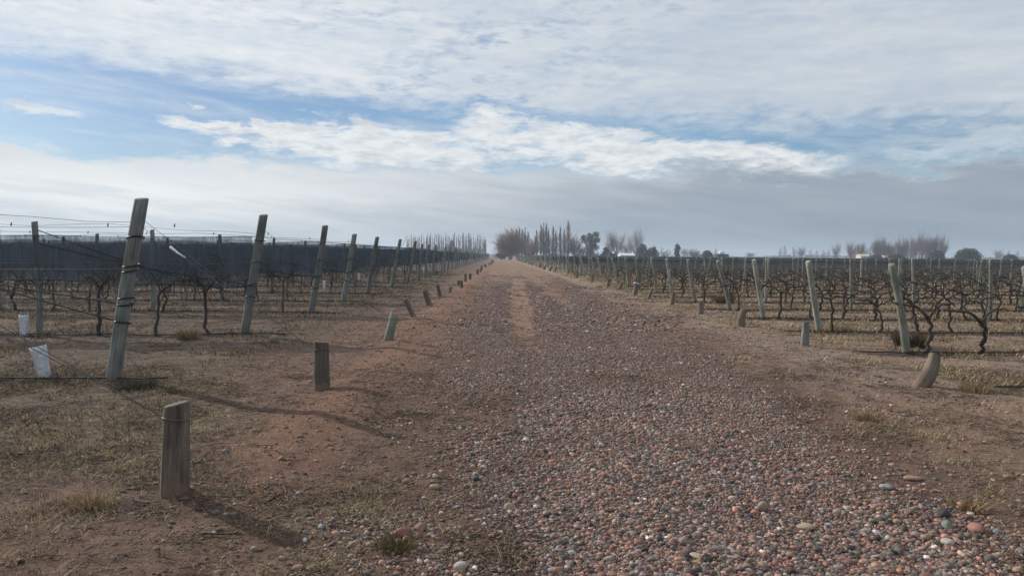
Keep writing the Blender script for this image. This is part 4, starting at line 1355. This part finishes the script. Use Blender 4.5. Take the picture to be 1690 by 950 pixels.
a, b = poplar(14.5, 1.9, 970, 240, .03)
tree('feathery_tree', 'brownish feathery bare tree beside the tall poplars, with a pointed top', 'tree', 937, 282, a, b, M_bark, M_twigbrown)
a, b = dome(7.6, 4.6, 45, 34, 12, .03, -.1)
tree('bare_tree', 'low reddish brown bare tree between two groups of tall poplars', 'tree', 879, 280, a, b, M_bark, M_twigbrown)
a, b = dome(7.8, 7.0, 46, 36, 12, .035, -.1)
tree('bare_tree', 'dark twiggy bare tree just left of the eucalyptus', 'tree', 949, 280, a, b, M_bark, M_twig)
a, b = leafy(11.4, 8.4, 47, [(-.22, .68, .24, .14), (.0, .80, .16, .12), (.26, .86, .17, .11), (.12, .62, .24, .15), (-.05, .45, .2, .13), (.22, .44, .2, .12), (-.02, .25, .28, .14), (.33, .68, .13, .1), (-.36, .76, .1, .08)], 5200, .25)
tree('eucalyptus', 'tall grey green eucalyptus with a clumpy crown, right of the poplars', 'tree', 974, 285, a, b, M_bark, M_euc, rz=0)
a, b = leafy(5.2, 4.2, 48, [(0, .35, .5, .35), (.0, .7, .28, .28)], 3400, .2, .04)
tree('evergreen_tree', 'small conical dark evergreen right of the eucalyptus', 'tree', 1000, 280, a, b, M_bark, M_leaf, rz=0)
for (px, ty, w, Y, lab, s) in [(1017, 390, 6, 290, 'bare tree with upright forked limbs right of the conical evergreen', 49), (1008, 394, 4, 330, 'thin pale bare tree behind the conical evergreen', 50),
                               (1050, 386, 8, 330, 'tall pale bare tree behind the dark evergreen trio', 51), (1040, 402, 7, 340, 'low pale bare tree above the white low building', 52),
                               (1030, 404, 8, 345, 'small hazy bare tree left of the low pale tree above the white building', 53)]:
    h = 1.6 + (422.5 - ty) * Y / 1220
    a, b = dome(h, w, s, 16, 7, .026, -.7, .25)
    tree('bare_tree', lab, 'tree', px, Y, a, b, M_bark, M_twigpale)
for (px, ty, w, lab, s, lob) in [(1059, 401, 4.6, 'tallest dark evergreen in the trio', 54, [(0, .4, .5, .4), (.05, .72, .36, .26)]), (1072, 407, 3.4, 'middle and palest evergreen in the trio', 55, [(0, .45, .5, .45)]), (1080, 406, 3.4, 'rightmost dark evergreen in the trio, with a pointed top', 56, [(0, .35, .5, .35), (0, .7, .25, .28)])]:
    h = 1.6 + (423 - ty) * 280 / 1220; a, b = leafy(h, w, s, lob, 3200, .2, .04)
    tree('evergreen_tree', lab, 'tree', px, 280, a, b, M_bark, M_leaf, rz=0)
a, b = spreading(5.6, 5.4, 57, 4, .016, .05, .6, .25, 3)
tree('bare_tree', 'crooked leaning bare tree right of the evergreen trio', 'tree', 1096, 270, a, b, M_bark, M_twig, rz=0)
a, b = leafy(6.6, 2.5, 58, [(.05, .75, .42, .25), (-.1, .5, .42, .25), (.1, .3, .36, .2)], 3200, .2, .1)
tree('evergreen_tree', 'lone slim evergreen standing clear of its neighbours', 'tree', 1118, 290, a, b, M_bark, M_euc, rz=0)
a, b = dome(4.6, 6, 59, 30, 12, .03, -.2)
tree('bare_shrub', 'hazy pinkish bare shrub left of the dark round bush', 'shrub', 1147, 330, a, b, M_bark, M_twigpale)


def bush(px, ty, w_px, Y, lab, s, m, tall=False):
    yh = 421 + (px - 825) * .0078
    h = 1.6 + (yh - ty) * Y / 1220; w = w_px * Y / 1220
    a, b = leafy(h, w, s, [(0, .50, .40, .40), (-.22, .44, .30, .36), (.24, .46, .28, .38), (.02, .62, .34, .32), (-.1, .3, .42, .28), (.15, .3, .4, .28)], 3600, .22, .0)
    tree('round_bush', lab, 'bush', px, Y, a, b, M_bark, m, 'round bushes beyond the right vineyard', rz=0)


bush(1168, 412, 17, 290, 'dark round bush left of the white water tank', 60, M_brush)
bush(1484, 417.5, 28, 300, 'low dark olive bush beneath the bare grove on the right', 61, M_brushg)
bush(1550, 411, 27, 300, 'brown round bush at the right end of the bare grove', 62, M_brush)
bush(1604, 407, 42, 280, 'largest dark round bush, standing alone at the right', 63, M_brushg)
bush(1675, 418.5, 24, 300, 'small reddish brown bush close to the right edge', 64, M_brush)
bush(1450, 419.5, 22, 310, 'low brown bush beside the cream building', 65, M_brush)
# bare grove on the right
gv = []
for k in range(5):
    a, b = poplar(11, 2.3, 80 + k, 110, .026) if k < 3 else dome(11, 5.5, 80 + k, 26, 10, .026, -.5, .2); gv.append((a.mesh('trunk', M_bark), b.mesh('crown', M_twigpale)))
for (px, ty) in [(1383, 409), (1408, 402), (1417, 399), (1424, 401), (1432, 405), (1441, 403), (1450, 397), (1457, 395), (1463, 400), (1471, 403), (1479, 400), (1487, 402), (1493, 396), (1500, 392),
                 (1506, 390), (1512, 389), (1518, 393), (1523, 391), (1529, 390), (1535, 394), (1541, 388), (1547, 391), (1553, 395), (1559, 393), (1412, 404), (1428, 403), (1446, 400), (1454, 399), (1467, 402), (1475, 402), (1490, 398), (1497, 396), (1503, 394), (1509, 392), (1515, 393), (1526, 393), (1532, 394), (1538, 392), (1544, 392), (1550, 394)]:
    px += rng.uniform(-2, 2); Y = 380 + rng.uniform(-15, 25); a, b = gv[rng.integers(0, 5)]; h = 1.6 + (421 + (px - 825) * .0078 - ty - 3) * Y / 1220
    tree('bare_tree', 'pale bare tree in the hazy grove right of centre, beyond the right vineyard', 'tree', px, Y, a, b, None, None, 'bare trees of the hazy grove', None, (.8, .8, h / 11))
for (px, ty) in [(1130, 412), (1182, 409), (1297, 405), (1312, 407), (1290, 408), (1325, 411), (1350, 413), (1340, 411), (1362, 412), (1384, 406), (1370, 411), (1240, 418), (1655, 415), (1672, 413), (1688, 414)]:
    Y = 640 + rng.uniform(-30, 60); a, b = gv[rng.integers(0, 5)]; h = 1.6 + (421 + (px - 825) * .0078 - ty) * Y / 1220
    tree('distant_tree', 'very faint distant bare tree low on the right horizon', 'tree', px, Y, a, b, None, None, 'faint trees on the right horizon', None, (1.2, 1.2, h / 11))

# understorey so the centre group has a ragged dark foot
for k, (px, w, h, lab) in enumerate([(872, 4, 3.5, 'low bare scrub at the foot of the poplars nearest the willow'), (899, 5, 3.2, 'low bare scrub at the foot of the middle poplar clump'), (921, 5, 3.6, 'low bare scrub below the brownish feathery tree'), (962, 5, 3.2, 'low bare scrub below the eucalyptus'), (985, 5, 2.8, 'low bare scrub between eucalyptus and conical evergreen')]):
    a, b = dome(h, w * 1.3, 120 + k, 24, 14, .03, .0)
    tree('bare_scrub', lab, 'shrub', px, 262, a, b, M_bark, M_twig)
# far woods as one low hazy belt
g = G(); q = np.random.default_rng(5)
for k in range(5200):
    az_ = q.uniform(-.66, .72); Y = q.uniform(800, 1100); x = az_ * Y
    hh = (2.5 + 5.0 * vn(np.array(az_ * 24), np.array(0.), 8) ** 2) * q.uniform(.4, 1)
    if -.03 < az_ < .0: hh *= .8
    s = q.uniform(.8, 2.2)
    a = q.uniform(0, 3.1); c, s_ = math.cos(a) * s, math.sin(a) * s
    g.add([(x - c, Y - s_, 0), (x + c, Y + s_, 0), (x + c * .6, Y + s_ * .6, hh), (x - c * .4, Y - s_ * .4, hh * .9)], [(0, 1, 2, 3)])
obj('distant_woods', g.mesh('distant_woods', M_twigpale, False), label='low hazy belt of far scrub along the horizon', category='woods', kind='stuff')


# ------------------------------------------------------------------ far buildings
def building(name, label, px, Y, w, d, h, mw, mr, roof='flat'):
    x = (px - 825) / 1220 * Y
    t = thing(name, label, 'building', (x, Y, 0))
    g = G(); box(g, -w / 2, w / 2, 0, d, -.2, h); obj('wall', g.mesh('wall', mw, False), t)
    g = G()
    if roof == 'flat': box(g, -w / 2 - .15, w / 2 + .15, -.15, d + .15, h + .003, h + .18)
    else:
        v = [(-w / 2 - .2, -.2, h), (w / 2 + .2, -.2, h), (w / 2 + .2, d + .2, h), (-w / 2 - .2, d + .2, h), (-w / 2 - .2, d / 2, h + .8), (w / 2 + .2, d / 2, h + .8)]
        g.add(np.array(v) + (0, 0, .003), [(0, 1, 5, 4), (2, 3, 4, 5)]); g.add(np.array(v) + (0, 0, .003), [(0, 4, 3), (1, 2, 5)])
    obj('roof', g.mesh('roof', mr, False), t)
    g = G(); box(g, -.45, .45, -.05, -.003, 0, min(2.0, h - .3)); obj('door', g.mesh('door', M_dark, False), t)
    for sx in (-w * .32, w * .32):
        g = G(); box(g, sx - .4, sx + .4, -.05, -.003, h * .45, h * .8); obj('window', g.mesh('window', M_dark, False), t)
    return t


building('farm_shed', 'dark low farm shed with a white water tank on its roof', 1194, 290, 4.6, 4, 2.55, M_roofd, M_roofd)
xx = (1194.5 - 825) / 1220 * 290
g = G(); a = np.linspace(0, 1, 6)
addtube(g, [(0, 0, 0), (0, 0, .08), (0, 0, 1.0), (0, 0, 1.15), (0, 0, 1.22)], [1.12, 1.18, 1.18, .8, .3], 20, True)
thing('water_tank', 'white round water tank standing on the dark shed roof', 'tank', (xx, 292, 2.735), me=g.mesh('water_tank', M_wallw))
building('farm_building', 'low white farm building with a pale roof between the evergreens', 1035, 300, 5.6, 6, 2.0, M_wallw, M_wallw, 'gable')
building('farm_building', 'small dark shed right beside the conical evergreen', 1010, 262, 2.3, 2.5, 2.35, M_roofd, M_roofd)
building('farm_building', 'small cream house left of the low brown bush on the right', 1432, 330, 4.0, 5, 2.5, M_wallc, M_wallc, 'gable')
building('farm_building', 'tiny white hut between the cream house and the olive bush', 1466, 330, 1.3, 2, 2.5, M_wallw, M_wallw)
# white marker at the end of the road
x = (836 - 825) / 1220 * 225
g = G(); box(g, -.3, .3, -.12, .12, 0, 1.0); box(g, -.36, .36, -.18, .18, 1.003, 1.12)
thing('gate_pillar', 'small white gate pillar beside the orange shrub at the end of the road', 'pillar', (x, 225, 0), me=g.mesh('gate_pillar', M_wallw, False))

# ------------------------------------------------------------------ haze
g = G(); box(g, -2700, 2700, -60, 2700, -1.6, 26)
hm = bpy.data.materials.new('haze_air'); hm.use_nodes = True; hm.node_tree.nodes.clear()
vn_ = hm.node_tree.nodes.new('ShaderNodeVolumePrincipled'); vn_.inputs['Color'].default_value = (.72, .84, 1, 1)
vn_.inputs['Density'].default_value = .00058; vn_.inputs['Anisotropy'].default_value = .3
mo = hm.node_tree.nodes.new('ShaderNodeOutputMaterial'); hm.node_tree.links.new(vn_.outputs[0], mo.inputs['Volume'])
obj('haze', g.mesh('haze', hm, False), kind='stuff', label='thin bluish haze over the vineyard plain', category='haze')
